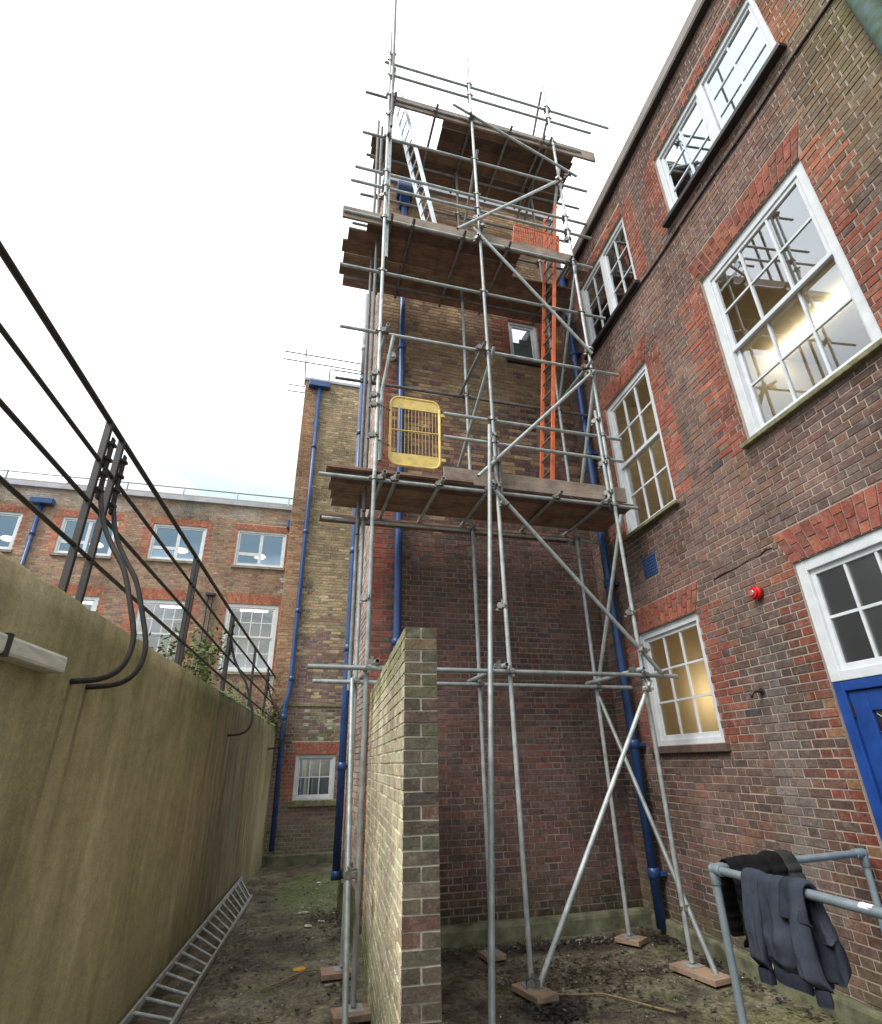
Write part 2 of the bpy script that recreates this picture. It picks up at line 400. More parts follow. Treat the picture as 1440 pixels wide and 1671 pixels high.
def lay(Mw, x0, x1, z0, z1, openings, colf, proud=.0055, bond='flemish', course=.075, joint=.0106, phase=0.0, out=None):
    """bricks as (wall matrix, kind, data, colour); openings = [(za, zb, fn(z)->(xa, xb))]"""
    out = [] if out is None else out
    nrow = int((z1-z0)/course+.5)
    for r in range(nrow):
        zb = z0+r*course+joint/2; zt = zb+course-joint; zm = (zb+zt)/2
        cuts = []
        for (za, zc, fn) in openings:
            if za < zt-.012 and zc > zb+.012: cuts.append(fn(zm))
        if bond == 'flemish': pat = [(.2345, 's'), (.1195, 'h')]
        elif bond == 'english': pat = [(.2345, 's')] if r % 2 else [(.11725, 'h')]
        else: pat = [(.2345, 's')]
        x = x0 - (r % 2)*.1775 - phase; k = 0
        while x < x1:
            w = pat[k % len(pat)][0]; k += 1
            segs = [(max(x, x0)+joint/2, min(x+w, x1)-joint/2)]
            for (ca, cb) in cuts:
                ns = []
                for (a, b) in segs:
                    if cb <= a or ca >= b: ns.append((a, b)); continue
                    if a < ca-.004: ns.append((a, ca-.002))
                    if b > cb+.004: ns.append((cb+.002, b))
                segs = ns
            for (a, b) in segs:
                if b-a > .022:
                    out.append((Mw, 'r', (a+random.uniform(-.0015, .0015), b+random.uniform(-.0015, .0015), zb+random.uniform(-.0015, .0015), zt+random.uniform(-.0015, .0015), proud+random.uniform(-.0025, .003)), tone(Mw, (a+b)/2, zm, colf((a+b)/2, zm, r))))
            x += w
    return out
def flat_arch(Mw, x0, x1, zb, h, splay, n, col, out, proud=.009, over=0.0):
    xa, xb = x0-over, x1+over
    for i in range(n):
        for (t0, t1) in ((0, .5), (.5, 1)) if i % 2 else ((0, .27), (.27, .73), (.73, 1)):
            q = []
            for t, f in ((t0, i/n), (t0, (i+1)/n), (t1, (i+1)/n), (t1, i/n)):
                ex = splay*t
                q.append((xa-ex+(xb-xa+2*ex)*f, zb+h*t))
            cx = sum(p[0] for p in q)/4; cz = sum(p[1] for p in q)/4
            g = .0045
            q = [(cx+(p[0]-cx)*(1-g/(.5*abs(q[1][0]-q[0][0])+1e-6)), cz+(p[1]-cz)*(1-2*g/(h*(t1-t0)))) for p in q]
            out.append((Mw, 'q', (q, proud+random.uniform(-.002, .003)), jit(col(i), .16)))
def arch_cut(x0, x1, zb, h, splay, over=0.0):
    return (zb, zb+h, lambda z: (x0-over-splay*max(0, z-zb)/h, x1+over+splay*max(0, z-zb)/h))
def commit(parent, items, root_M, limit=300, depth=.03):
    """largest bricks in view become objects, the rest one joined part"""
    sc = []
    for i, (Mw, k, d, c) in enumerate(items):
        if k == 'r': ctr = Vector(((d[0]+d[1])/2, 0, (d[2]+d[3])/2)); sz = (d[1]-d[0])
        else: ctr = Vector((sum(p[0] for p in d[0])/4, 0, sum(p[1] for p in d[0])/4)); sz = .12
        wp = root_M @ Mw @ ctr
        nrm = (root_M @ Mw).to_3x3() @ Vector((0, -1, 0)); face = nrm.normalized().dot((CAMP-wp).normalized())
        sc.append((px_size(wp)**2*sz*max(face, .05), i))
    sc.sort(reverse=True); top = set(i for s, i in sc[:limit] if s > 0)
    V = []; F = []; C_ = []
    for i, (Mw, k, d, c) in enumerate(items):
        if i in top and k == 'r':
            a, b, z0, z1, pr = d
            m = Mw @ Matrix.Translation(((a+b)/2, -pr, (z0+z1)/2)) @ Matrix.Rotation(random.uniform(-.006, .006), 4, 'X') @ Matrix.Rotation(random.uniform(-.012, .012), 4, 'Z') @ Matrix.Diagonal((b-a, depth, z1-z0, 1))
            link('brick', random.choice(BRICK_VAR), parent, m, c); continue
        if k == 'r':
            a, b, z0, z1, pr = d; q = [(a, z0), (b, z0), (b, z1), (a, z1)]
        else: q, pr = d
        e = .0018; q = [(p_[0]+random.uniform(-.0018, .0018), p_[1]+random.uniform(-.0018, .0018)) for p_ in q]; cx = sum(p[0] for p in q)/4; cz = sum(p[1] for p in q)/4
        fr = [Vector((p[0]-math.copysign(e, p[0]-cx), -pr, p[1]-math.copysign(e, p[1]-cz))) for p in q]
        bk = [Vector((p[0], depth-pr, p[1])) for p in q]
        vs = [Mw @ v for v in fr+bk]
        fs = [(0, 1, 2, 3), (1, 0, 4, 5), (2, 1, 5, 6), (3, 2, 6, 7), (0, 3, 7, 4)]
        if i in top:
            mesh_obj('brick', vs, fs+[(7, 6, 5, 4)], BRICK, parent, None, cols=[c]*8)
        else:
            n0 = len(V); V += vs; F += [tuple(j+n0 for j in f) for f in fs]; C_ += [c]*8
    if V:
        o = mesh_obj('brickwork', V, F, BRICK, parent, None, cols=C_); o['kind'] = 'stuff'
def wall_sheet(name, x0, x1, z0, z1, holes, mat, parent, M, reveal=.13, y=0.0, rmat=None):
    xs = sorted(set([x0, x1]+[h[0] for h in holes]+[h[1] for h in holes])); zs = sorted(set([z0, z1]+[h[2] for h in holes]+[h[3] for h in holes]))
    V = []; F = []
    def quad(a, b, c, d):
        k = len(V); V.extend([a, b, c, d]); F.append((k, k+1, k+2, k+3))
    for i in range(len(xs)-1):
        for j in range(len(zs)-1):
            cx = (xs[i]+xs[i+1])/2; cz = (zs[j]+zs[j+1])/2
            if any(h[0] < cx < h[1] and h[2] < cz < h[3] for h in holes): continue
            quad((xs[i], y, zs[j]), (xs[i+1], y, zs[j]), (xs[i+1], y, zs[j+1]), (xs[i], y, zs[j+1]))
    for (a, b, c, d) in holes:
        r = y+reveal
        quad((a, y, c), (a, y, d), (a, r, d), (a, r, c)); quad((b, y, c), (b, r, c), (b, r, d), (b, y, d))
        quad((a, y, d), (b, y, d), (b, r, d), (a, r, d)); quad((a, y, c), (a, r, c), (b, r, c), (b, y, c))
    return mesh_obj(name, V, F, mat, parent, M)

# ---------------------------------------------------------------- windows
def window(parent, M, x0, x1, z0, z1, panels, fw=.07, yf=.03, dep=.10, glass=GLASS, frame_mat=WHITE, barw=.022, sill=None, stile=.045, sillmat=SILLM, label=None):
    """panels: (xa, xb, za, zb, cols, rows, y-offset) as fractions of the clear opening"""
    w = boxes('window', [(x0, x0+fw, yf, yf+dep, z0, z1), (x1-fw, x1, yf, yf+dep, z0, z1),
                         (x0+fw, x1-fw, yf+.002, yf+dep, z1-fw, z1), (x0+fw, x1-fw, yf+.002, yf+dep, z0, z0+fw*.8)], frame_mat, parent, M, .006)
    if label: w['label'] = label
    ix0, ix1, iz0, iz1 = x0+fw, x1-fw, z0+fw*.8, z1-fw
    for (a, b, c, d, nc, nr, yo) in panels:
        xa = ix0+(ix1-ix0)*a; xb = ix0+(ix1-ix0)*b; za = iz0+(iz1-iz0)*c; zb = iz0+(iz1-iz0)*d
        y0 = yf+.018+yo; y1 = y0+.04; s = stile
        boxes('sash', [(xa, xa+s, y0, y1, za, zb), (xb-s, xb, y0, y1, za, zb), (xa+s, xb-s, y0+.001, y1, zb-s, zb), (xa+s, xb-s, y0+.001, y1, za, za+s*1.15)], frame_mat, w, None, .004)
        gx0, gx1, gz0, gz1 = xa+s, xb-s, za+s*1.15, zb-s
        for i in range(1, nc):
            x = gx0+(gx1-gx0)*i/nc; boxes('glazing_bar', [(x-barw/2, x+barw/2, y0+.006, y1-.004, gz0, gz1)], frame_mat, w)
        for j in range(1, nr):
            z = gz0+(gz1-gz0)*j/nr; boxes('glazing_bar', [(gx0, gx1, y0+.0085, y1-.007, z-barw/2, z+barw/2)], frame_mat, w)
        for i in range(nc):
            for j in range(nr):
                pa = gx0+(gx1-gx0)*i/nc; pb = gx0+(gx1-gx0)*(i+1)/nc; pc = gz0+(gz1-gz0)*j/nr; pd = gz0+(gz1-gz0)*(j+1)/nr
                t = random.uniform(-.0012, .0012); t2 = random.uniform(-.0012, .0012)
                mesh_obj('pane', [(pa, y0+.022+t, pc), (pb, y0+.022+t2, pc), (pb, y0+.022-t, pd), (pa, y0+.022-t2, pd)], [(0, 1, 2, 3)], glass, w)
    if sill:
        ov, pr, h = sill
        boxes('sill', [(x0-ov, x1+ov, -pr, yf+.05, z0-h, z0-.004)], sillmat, w, None, .008)
    return w
def room(parent, M, x0, x1, z0, z1, mat, lights, depth=3.2, side=.8, up=.5, down=.9, emat=None):
    a, b, c, d = x0-side, x1+side, z0-down, z1+up; y0, y1 = .012, depth
    V = boxv(a, b, y0, y1, c, d)
    F = [(0, 1, 2, 3), (4, 7, 6, 5), (1, 5, 6, 2), (2, 6, 7, 3), (3, 7, 4, 0)]
    r = mesh_obj('room', V, F, mat, parent, M)
    for L in lights:
        boxes('ceiling_light', [L], emat or TUBE_L, r)
    return r

# ================================================================ GROUND
def ground():
    n = 90; V = []; F = []
    xs = [-60, -20, -8] + [-2+i*7/n for i in range(n+1)] + [8, 20, 60]
    ys = [-60, -20, -2] + [0+i*16/140 for i in range(141)] + [20, 40, 200]
    for y in ys:
        for x in xs:
            z = 0
            if -2 < x < 5 and 0 < y < 16:
                z = .018*mnoise.noise(Vector((x*1.1, y*1.1, 0)))+.008*mnoise.noise(Vector((x*5, y*5, 3)))-.012
            V.append((x, y, z))
    m = len(xs)
    for j in range(len(ys)-1):
        for i in range(m-1): F.append((j*m+i, j*m+i+1, (j+1)*m+i+1, (j+1)*m+i))
    o = mesh_obj('ground', V, F, GROUND, smooth=True); o['kind'] = 'structure'
ground()
tr_ = boxes('terrace', [(-60, 14, .26, 60, -.5, 2.30)], GROUND, None, ML); tr_['kind'] = 'structure'

# ================================================================ WING (right)
BROWN = [(.160, .098, .078), (.136, .086, .072), (.176, .104, .080), (.126, .086, .075), (.182, .102, .076), (.148, .100, .084), (.145, .092, .080), (.165, .108, .088)]
REDS = [(.275, .085, .056), (.24, .076, .054), (.30, .105, .066), (.225, .088, .064)]
WIN = {  # x = -Y
 'top_near': (-4.15, -2.215, 8.35, 9.63), 'top_far': (-6.60, -5.045, 8.17, 9.70), 'big': (-3.985, -2.475, 4.76, 7.045),
 'mid': (-6.46, -5.26, 4.70, 6.925), 'low': (-6.635, -5.345, 1.96, 3.345), 'door': (-3.905, -2.76, .10, 3.41)}
wing = thing('brick_building', 'brown brick wing on the right with red-dressed sash windows and a blue door', 'building', MR)
ARCH = {'big': .36, 'mid': .34, 'low': .32, 'door': .33}
def wing_col(x, z, r):
    y = -x; red = False
    for k, (a, b, c, d) in WIN.items():
        wq = .235 if r % 2 else .35
        zt = d if k in ARCH else d+.12
        zlo = c-(.0 if k != 'door' else -.9)
        if zlo < z < zt+.02 and (a-wq < x < b+wq): red = True
        if k.startswith('top') and d < z < d+.13 and a-.1 < x < b+.1: red = True
    if red:
        c = random.choice(REDS)
        if random.random() < .08: c = random.choice(BROWN)
        if z < 2.4 and y < 4.2 and random.random() < .25: c = (.33, .18, .09)
    else:
        c = random.choice(BROWN)
        if random.random() < .05: c = (.195, .10, .075)
        if random.random() < .012: c = (.07, .058, .06)
    if y < 2.6 and z > 5.6:
        f = min(1, (2.6-y)/1.0)*min(1, (z-5.6)/1.2)*(.55+.6*mnoise.noise(Vector((x*2, z*2, 1)))+.2)
        f = max(0, min(.85, f)); m = (.115, .105, .040); c = tuple(c[i]*(1-f)+m[i]*f for i in range(3))
    if z < .55:
        f = max(0, min(.7, (.55-z)*1.4+.35*mnoise.noise(Vector((x*3, z*3, 5))))); m = (.13, .13, .065); c = tuple(c[i]*(1-f)+m[i]*f for i in range(3))
    # brick darker below each sill, soot-stained round the vent
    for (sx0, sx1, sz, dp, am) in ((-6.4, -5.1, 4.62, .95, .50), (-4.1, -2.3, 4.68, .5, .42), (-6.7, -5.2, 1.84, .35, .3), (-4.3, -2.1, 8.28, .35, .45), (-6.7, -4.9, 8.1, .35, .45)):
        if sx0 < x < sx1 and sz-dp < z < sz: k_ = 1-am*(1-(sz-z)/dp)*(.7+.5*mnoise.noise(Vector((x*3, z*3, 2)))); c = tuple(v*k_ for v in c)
    # lime wash streak below the wall pipe
    f = max(0, 1-abs(y-4.5-.12*(2.4-z))/.28)*max(0, min(1, (3.3-z)))*(1 if z > .6 else .3)*(.35+.5*abs(mnoise.noise(Vector((x*9, z*5, 9)))))
    f = min(.5, f); m = (.34, .32, .30); c = tuple(c[i]*(1-f)+m[i]*f for i in range(3))
    return jit(c)
ops = []; items = []
I4 = Matrix.Identity(4)
for k, (a, b, c, d) in WIN.items():
    ops.append((c, d, lambda z, a=a, b=b: (a, b)))
    if k in ARCH:
        h = ARCH[k]; ops.append(arch_cut(a, b, d, h, .14, .0))
        flat_arch(I4, a, b, d+.002, h-.004, .14, max(9, int((b-a)/.082)), lambda i: random.choice(REDS), items)
    else:
        ops.append(arch_cut(a, b, d, .225, .0)); flat_arch(I4, a, b, d+.002, .221, 0, int((b-a)/.078), lambda i: random.choice(REDS+BROWN[:2]), items)
ops.append((3.985, 4.285, lambda z: (-6.205, -5.885)))
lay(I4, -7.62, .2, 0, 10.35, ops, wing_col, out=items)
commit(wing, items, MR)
wall_sheet('wall', -7.62, .2, -.3, 10.35, [WIN[k] for k in WIN], MORT_R, wing, None, reveal=.14)
boxes('wall', [(-7.62, .2, 3.6, 3.7, -.3, 10.35), (.2, .3, .01, 3.7, -.3, 10.35)], MORT_R, wing)
boxes('roof', [(-9.2, .3, -.02, 3.7, 10.47, 10.55)], ROOFT, wing)
boxes('fascia', [(-9.2, .3, -.10, .02, 10.36, 10.56)], FASCIA, wing, None, .01)
boxes('gutter', [(-9.2, .3, -.098, .0, 10.315, 10.355)], GUTTER, wing, None, .01)
boxes('plinth', [(-7.2, .2, -.11, -.012, -.2, .15)], KERBM, wing, None, .03)
def win(k, *a, **kw): return window(wing, None, *WIN[k], *a, **kw)
def casements():
    L = []
    for a, b in ((0, .465), (.535, 1)): L.append((a, b, 0, 1, 2, 3, .01))
    return L
for k in ('top_near', 'top_far'):
    a, b, c, d = WIN[k]
    w = win(k, casements(), fw=.075, glass=GLASSSKY if k == 'top_near' else GLASS, sill=(.07, .10, .07), sillmat=GUTTER)
    boxes('mullion', [((a+b)/2-.055, (a+b)/2+.055, .025, .125, c+.06, d-.07)], WHITE, w, None, .006)
sash = [(0, 1, .49, 1, 3, 2, .0), (0, 1, 0, .52, 3, 2, .042)]
win('big', sash, fw=.105, sill=(.05, .07, .055), barw=.024, sillmat=MOSSSILL)
win('mid', sash, fw=.085, sill=(.05, .07, .05), barw=.026, sillmat=MOSSSILL)
win('low', [(0, 1, 0, 1, 3, 3, .01)], fw=.085, sill=(.07, .06, .085), barw=.024, glass=FROST, sillmat=simple('tiled_brown_sill', (.10, .062, .05), .8, 0, .4, 12, .4))
a, b, c, d = WIN['door']
window(wing, None, a, b, 2.37, d, [(0, 1, 0, 1, 3, 2, .012)], fw=.10, yf=.015, glass=WIRED, barw=.024, label='white transom window with dark wired glass over the blue door')
dr = boxes('door', [(a, a+.09, .02, .12, c, 2.366), (b-.09, b, .02, .12, c, 2.366), (a+.09, b-.09, .022, .12, 2.29, 2.366)], BLUEDOOR, wing, None, .006)
dr['label'] = 'blue painted door frame and glazed door'
x0, x1 = a+.095, b-.095
boxes('door_leaf', [(x0, x0+.15, .045, .10, c, 2.285), (x1-.15, x1, .045, .10, c, 2.285), (x0+.15, x1-.15, .046, .10, 2.13, 2.285), (x0+.15, x1-.15, .046, .10, c, .95), (x0+.15, x1-.15, .046, .10, 1.62, 1.66)], BLUEDOOR, dr, None, .006)
for za, zb in ((.95, 1.62), (1.66, 2.13)):
    mesh_obj('pane', [(x0+.15, .07, za), (x1-.15, .07, za), (x1-.15, .07, zb), (x0+.15, .07, zb)], [(0, 1, 2, 3)], WIRED, dr)
for zz in (2.15, 1.1, .4): boxes('hinge', [(x0-.012, x0+.008, .030, .046, zz-.06, zz+.06)], GUTTER, dr)
for pts in ([(x0+.17, 2.11), (x0+.30, 2.0), (x0+.45, 1.96), (x0+.6, 1.83)], [(x0+.16, 1.98), (x0+.28, 1.9), (x0+.5, 1.72)], [(x0+.17, 1.80), (x0+.3, 1.96), (x0+.42, 2.1)]):
    sweep('glass_crack', [(p[0], .066, p[1]) for p in pts], .0022, STICKER, dr, 4)
# rooms behind the glass
room(wing, None, *WIN['top_near'], GREYROOM, [], depth=3.0, side=.15, up=.35, down=.1)
room(wing, None, *WIN['top_far'], DARKROOM, [], depth=3.0, side=.15, up=.3, down=.1)
a, b, c, d = WIN['big']; room(wing, None, a, b, c, d, CREAM, [(-4.98, -3.5, 1.86, 1.96, 6.96, 7.01)], depth=3.2, side=1.04, up=.02, down=.35)
a, b, c, d = WIN['mid']; room(wing, None, a, b, c, d, CREAM, [(-6.2, -5.2, 2.0, 2.15, 7.05, 7.12)], depth=3.2, side=.18, up=.25, down=.35)
a, b, c, d = WIN['low']; room(wing, None, a, b, c, d, CREAM, [(-5.72, -5.42, .35, .42, 2.30, 2.62)], depth=1.6, side=.2, up=.25, down=.3, emat=emit('lit_wall_light', (1, .78, .45), 2.6))
a, b, c, d = WIN['door']; room(wing, None, a, b, c, d, DARKROOM, [], depth=3.0, side=.1, up=.1, down=.05)
# string cable, vent, near mossy pipe
cab = [(-7.55+i*.25, -.020+.004*math.sin(i*1.7), 8.07+.012*math.sin(i*.9)) for i in range(31)]
sweep('cable', cab, .016, GUTTER, wing, 6)
cr = [(-6.95+i*.1, -.004, 3.47+.035*i/6+.012*random.uniform(-1, 1)) for i in range(30)]
sweep('crack', [p for p in cr if p[0] > -5.0], .010, GUTTER, wing, 5, rad=[.004+.009*random.random() for p in cr if p[0] > -5.0])
vt = boxes('vent', [(-6.20, -5.89, .004, .03, 3.99, 4.28)], BLUE, wing)
L = []
for i in range(7): L.append((-6.195, -5.895, -.012, .004, 3.995+i*.041, 3.995+i*.041+.014))
for i in range(8): L.append((-6.195+i*.041, -6.195+i*.041+.012, -.0135, .004, 3.995, 4.275))
boxes('grille', L, BLUE, vt)
pp = sweep('drainpipe', [(-1.50, -.09, z) for z in (-.1, 2, 4, 6, 8, 10.2)], .085, MOSSPIPE, wing, 16); pp['label'] = 'mossy green drainpipe high on the near end of the wing'
cpx = (-6.93, -.13)
cp = sweep('drainpipe', [(cpx[0], cpx[1], z) for z in (.06, 3, 6, 9, 10.3)], .058, BLUE, wing, 18); cp['label'] = 'blue drainpipe in the corner beside the tower'
for z in (.55, 1.95, 4.1, 6.3, 8.4): tube('collar', (cpx[0], cpx[1], z), (cpx[0], cpx[1], z+.10), .072, BLUE, cp, False, 18); boxes('bracket', [(cpx[0]-.085, cpx[0]+.085, cpx[1]+.05, -.004, z+.02, z+.06)], BLUE, cp)

al = thing('alarm_sounder', 'round red alarm sounder on the brick wall left of the door', 'alarm', MR @ Matrix.Translation((-4.376, -.01, 3.273)))
tube('body', (0, 0, 0), (0, -.055, 0), .062, RED, al, False, 24)
tube('rim', (0, -.055, 0), (0, -.075, 0), .052, RED, al, False, 24)
tube('lens', (0, -.075, 0), (0, -.088, 0), .027, SILVER, al, False, 18)
tp = thing('wall_spout', 'short dark pipe stub sticking out of the brick wall left of the door', 'pipe', MR @ Matrix.Translation((-4.66, 0, 2.389)))
sweep('pipe', [(0, .02, 0), (0, -.05, 0), (0, -.10, -.005), (-.01, -.12, -.03), (-.01, -.125, -.06)], .014, GUTTER, tp, 10)
tube('flange', (0, 0, 0), (0, -.014, 0), .03, GUTTER, tp, False)

# ================================================================ TOWER
tower = thing('brick_tower', 'tall dark brick stair tower behind the scaffold', 'building', MT)
VT = 7.25; UL, UR, ZT = .975, 4.58, 12.80
TWD = [(.122, .070, .060), (.106, .064, .056), (.142, .076, .062), (.098, .067, .060), (.130, .082, .068), (.150, .072, .058)]
STK = [(.34, .225, .125), (.29, .195, .11), (.39, .27, .15), (.27, .165, .10), (.31, .185, .115)]
tw = (3.45, 4.05, 8.60, 9.58)
def tower_col(x, z, r):
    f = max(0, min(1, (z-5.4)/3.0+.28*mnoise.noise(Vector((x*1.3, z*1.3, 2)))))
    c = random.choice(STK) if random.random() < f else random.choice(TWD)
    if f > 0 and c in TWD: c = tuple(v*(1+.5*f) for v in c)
    if x < UL+(.35 if r % 2 else .235) and z < 8: c = random.choice([(.26, .085, .055), (.20, .075, .055), (.22, .06, .045)])
    wq = .12 if r % 2 else .235
    if tw[0]-wq < x < tw[1]+wq and tw[2] < z < tw[3]+.05: c = random.choice([(.30, .08, .05), (.25, .075, .05)])
    if z < .7:
        g = max(0, min(.75, (.6-z)*1.6+.4*mnoise.noise(Vector((x*3, z*4, 5))))); m = (.050, .055, .022); c = tuple(c[i]*(1-g)+m[i]*g for i in range(3))
    d = (x-2.75)**2/.5+(z-7.5)**2/1.3
    if d < 1: g = .4*(1-d); m = (.13, .13, .05); c = tuple(c[i]*(1-g)+m[i]*g for i in range(3))
    return jit(c)
Mt = Matrix.Translation((0, VT, 0)); items = []
to = [(tw[2], tw[3], lambda z: (tw[0], tw[1])), arch_cut(tw[0], tw[1], tw[3], .10, 0)]
flat_arch(Mt, tw[0], tw[1], tw[3]+.002, .096, 0, 8, lambda i: (.33, .10, .06), items)
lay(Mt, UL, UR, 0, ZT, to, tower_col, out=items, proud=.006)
# left flank of the tower (faces the alley)
Ms = Matrix.Translation((UL, VT, 0)) @ Matrix.Rotation(-math.pi/2, 4, 'Z')
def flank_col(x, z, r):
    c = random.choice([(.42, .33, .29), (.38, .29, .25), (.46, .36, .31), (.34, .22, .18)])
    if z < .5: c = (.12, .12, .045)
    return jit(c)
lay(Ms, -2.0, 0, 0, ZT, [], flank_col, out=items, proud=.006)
commit(tower, items, MT)
wall_sheet('wall', UL, UR+.2, -.3, ZT, [tw], MORT_T, tower, Mt, reveal=.12)
boxes('wall', [(UL+.001, UL+.06, VT+.02, VT+2.0, -.3, ZT), (UL+.061, UR+.2, VT+1.94, VT+2.0, -.3, ZT), (UR+.15, UR+.25, VT+.02, VT+2, -.3, ZT)], MORT_T, tower)
boxes('coping', [(UL-.05, UR+.25, VT-.06, VT+.24, ZT, ZT+.09), (UL-.05, UL+.24, VT+.241, VT+2.05, ZT, ZT+.09)], LEAD, tower, None, .01)
boxes('roof', [(UL+.02, UR+.2, VT+.1, VT+1.95, ZT-.2, ZT-.1)], ROOFT, tower)
boxes('plinth', [(UL+.02, UR+.1, VT-.17, VT-.010, -.2, .16)], KERBM, tower, None, .045)
window(tower, Mt, *tw, [(0, 1, 0, 1, 1, 1, .01)], fw=.05, glass=GLASSSKY, sill=(.09, .07, .08), sillmat=GUTTER, stile=.05)
rt_ = room(tower, Mt, *tw, GREYROOM, [], depth=1.5, side=.1, up=.1, down=.1)
boxes('reflection_sheet', [(3.46, 4.04, .095, .10, 8.62, 9.56)], simple('pale_sky_reflection', (.62, .72, .74), .8, 0, .1, 3), rt_)  # added pale sheet behind the pane, stands in for its sky reflection
fp = (1.36, VT-.10)
p1 = sweep('drainpipe', [(fp[0], fp[1], z) for z in (.1, 3, 6, 9, 12.0)], .058, BLUE, tower, 18); p1['label'] = 'blue drainpipe on the tower front with a large hopper'
for z in (3.25, 5.6, 8.3, 10.3): tube('collar', (*fp, z), (*fp, z+.09), .072, BLUE, p1, False, 18)
boxes('hopper', [(fp[0]-.16, fp[0]+.16, fp[1]-.12, VT-.01, 12.30, 12.62), (fp[0]-.10, fp[0]+.10, fp[1]-.07, VT-.012, 12.0, 12.299)], BLUE, p1, None, .015)
sp = (.885, 8.75)
p2 = sweep('drainpipe', [(*sp, z) for z in (.42, 3, 6, 8.9)], .055, BLUE, tower, 16); p2['label'] = 'blue drainpipe on the alley side of the tower'
for z in (.42, 1.75, 3.45, 5.1, 6.2, 7.5, 8.75): tube('collar', (*sp, z), (*sp, z+.10), .068, BLUE, p2, False, 16); boxes('bracket', [(sp[0], UL, sp[1]-.02, sp[1]+.02, z+.03, z+.06)], BLUE, p2)
p3 = sweep('stack_pipe', [(*sp, z) for z in (8.95, 10, 11.1)], .055, PIPEGREY, p2, 16)
tube('collar', (*sp, 9.55), (*sp, 9.65), .07, PIPEGREY, p2, False, 16)
wl = thing('bulkhead_light', 'small white bulkhead light high on the left of the tower wall', 'light', MT @ Matrix.Translation((1.19, VT-.01, 8.15)))
tube('body', (0, 0, 0), (0, -.07, 0), .075, WHITE, wl, False, 18); tube('lens', (0, -.07, 0), (0, -.12, 0), .055, SILVER, wl, False, 18)

# ================================================================ STOCK BRICK BLOCK at the end of the alley
blk = thing('brick_building', 'narrow yellow stock brick block at the end of the alley', 'building', MT)
VB = 13.5; bw = (.34, 1.215, 1.14, 2.04); Mb = Matrix.Translation((0, VB, 0)); items = []
STK2 = [(.34, .26, .14), (.29, .22, .125), (.39, .30, .175), (.25, .19, .12), (.31, .21, .13), (.22, .18, .12)]
PUR = [(.20, .125, .11), (.17, .105, .10), (.23, .14, .115)]
def blk_col(x, z, r):
    f = max(0, min(1, (z-3.2)/2.8+.5*mnoise.noise(Vector((x*1.4, z*.8, 7)))))
    c = random.choice(STK2) if random.random() < f else random.choice(PUR)
    if x < -.32+(.47 if r % 2 else .36) and z > 2.6: c = random.choice([(.34, .18, .10), (.29, .145, .085), (.33, .22, .125)])
    if 1.1 < z < 2.1 and x < .34 and x > .12: c = random.choice([(.30, .09, .06), (.24, .09, .07)])
    if 2.3 < z < 3.0:
        g = max(0, min(.8, .35+.9*mnoise.noise(Vector((x*2.4, z*2.4, 4))))); m = random.choice([(.10, .12, .05), (.34, .38, .28), (.09, .08, .045)]); c = tuple(c[i]*(1-g)+m[i]*g for i in range(3))
    if z < .75: g = .6; m = (.13, .135, .085); c = tuple(c[i]*(1-g)+m[i]*g for i in range(3))
    return jit(c)
lay(Mb, -.32, 2.6, 0, 12.25, [(bw[2], bw[3], lambda z: (bw[0], bw[1])), arch_cut(bw[0], bw[1], bw[3], .26, .10)], blk_col, out=items, proud=.006)
flat_arch(Mb, bw[0], bw[1], bw[3]+.002, .256, .10, 12, lambda i: random.choice([(.30, .085, .055), (.26, .10, .07)]), items)
commit(blk, items, MT)
wall_sheet('wall', -.32, 4.8, -.3, 12.25, [bw], MORT_B, blk, Mb, reveal=.12)
boxes('wall', [(-.318, -.25, VB+.01, 22, -.3, 12.25)], MORT_B, blk)
boxes('roof', [(-.3, 4.8, VB+.05, 22, 12.0, 12.1)], ROOFT, blk)
boxes('coping', [(-.37, 4.8, VB-.05, VB+.25, 12.25, 12.35)], LEAD, blk, None, .01)
boxes('step_ledge', [(-.3, 2.6, VB-.22, VB-.01, -.1, .17)], KERBM, blk, None, .02)
boxes('stone_band', [(-.1, 2.4, VB-.03, VB-.008, 3.05, 3.11)], MOSSSILL, blk, None, .005)
window(blk, Mb, *bw, [(0, 1, 0, 1, 3, 2, .01)], fw=.07, sill=(.10, .09, .12), sillmat=MOSSSILL, stile=.04, barw=.022)
rm = room(blk, Mb, *bw, GREYROOM, [(.7, 1.0, .8, .88, 2.05, 2.10)], depth=1.3, side=.1, up=.12, down=.1)
boxes('curtain', [(.42, 1.13, .22, .235, 1.18, 1.60)], BLUEROOM, rm)
bp = .06
bpp = sweep('drainpipe', [(bp+.03, VB-.09, 12.0), (bp+.03, VB-.09, 8), (bp+.02, VB-.09, 3.55), (bp+.01, VB-.09, 3.35), (bp-.06, VB-.12, 3.05), (bp-.06, VB-.13, 2.85), (bp-.04, VB-.20, .25)], .055, BLUE, blk, 14); bpp['label'] = 'blue drainpipe down the block at the end of the alley'
for z in (9.9, 7.3, 5.2, 3.6): tube('collar', (bp+.03, VB-.09, z), (bp+.03, VB-.09, z+.10), .068, BLUE, bpp, False)
tube('collar', (bp-.06, VB-.13, 2.75), (bp-.06, VB-.13, 2.87), .07, BLUE, bpp, False)
boxes('hopper', [(bp-.28, bp+.33, VB-.20, VB-.01, 11.98, 12.18)], BLUE, bpp, None, .015)
rg = thing('roof_guardrail', 'thin tube guardrail on the roof of the yellow brick block', 'guardrail', MT)
for z, a in ((13.22, -1.03), (12.93, -1.05)): tube('rail', (a, VB, z), (2.6, VB, z-.03), .020, GALV2, rg)
tube('post', (-.36, VB+.02, 12.35), (-.41, VB+.02, 13.45), .022, GALV2, rg)
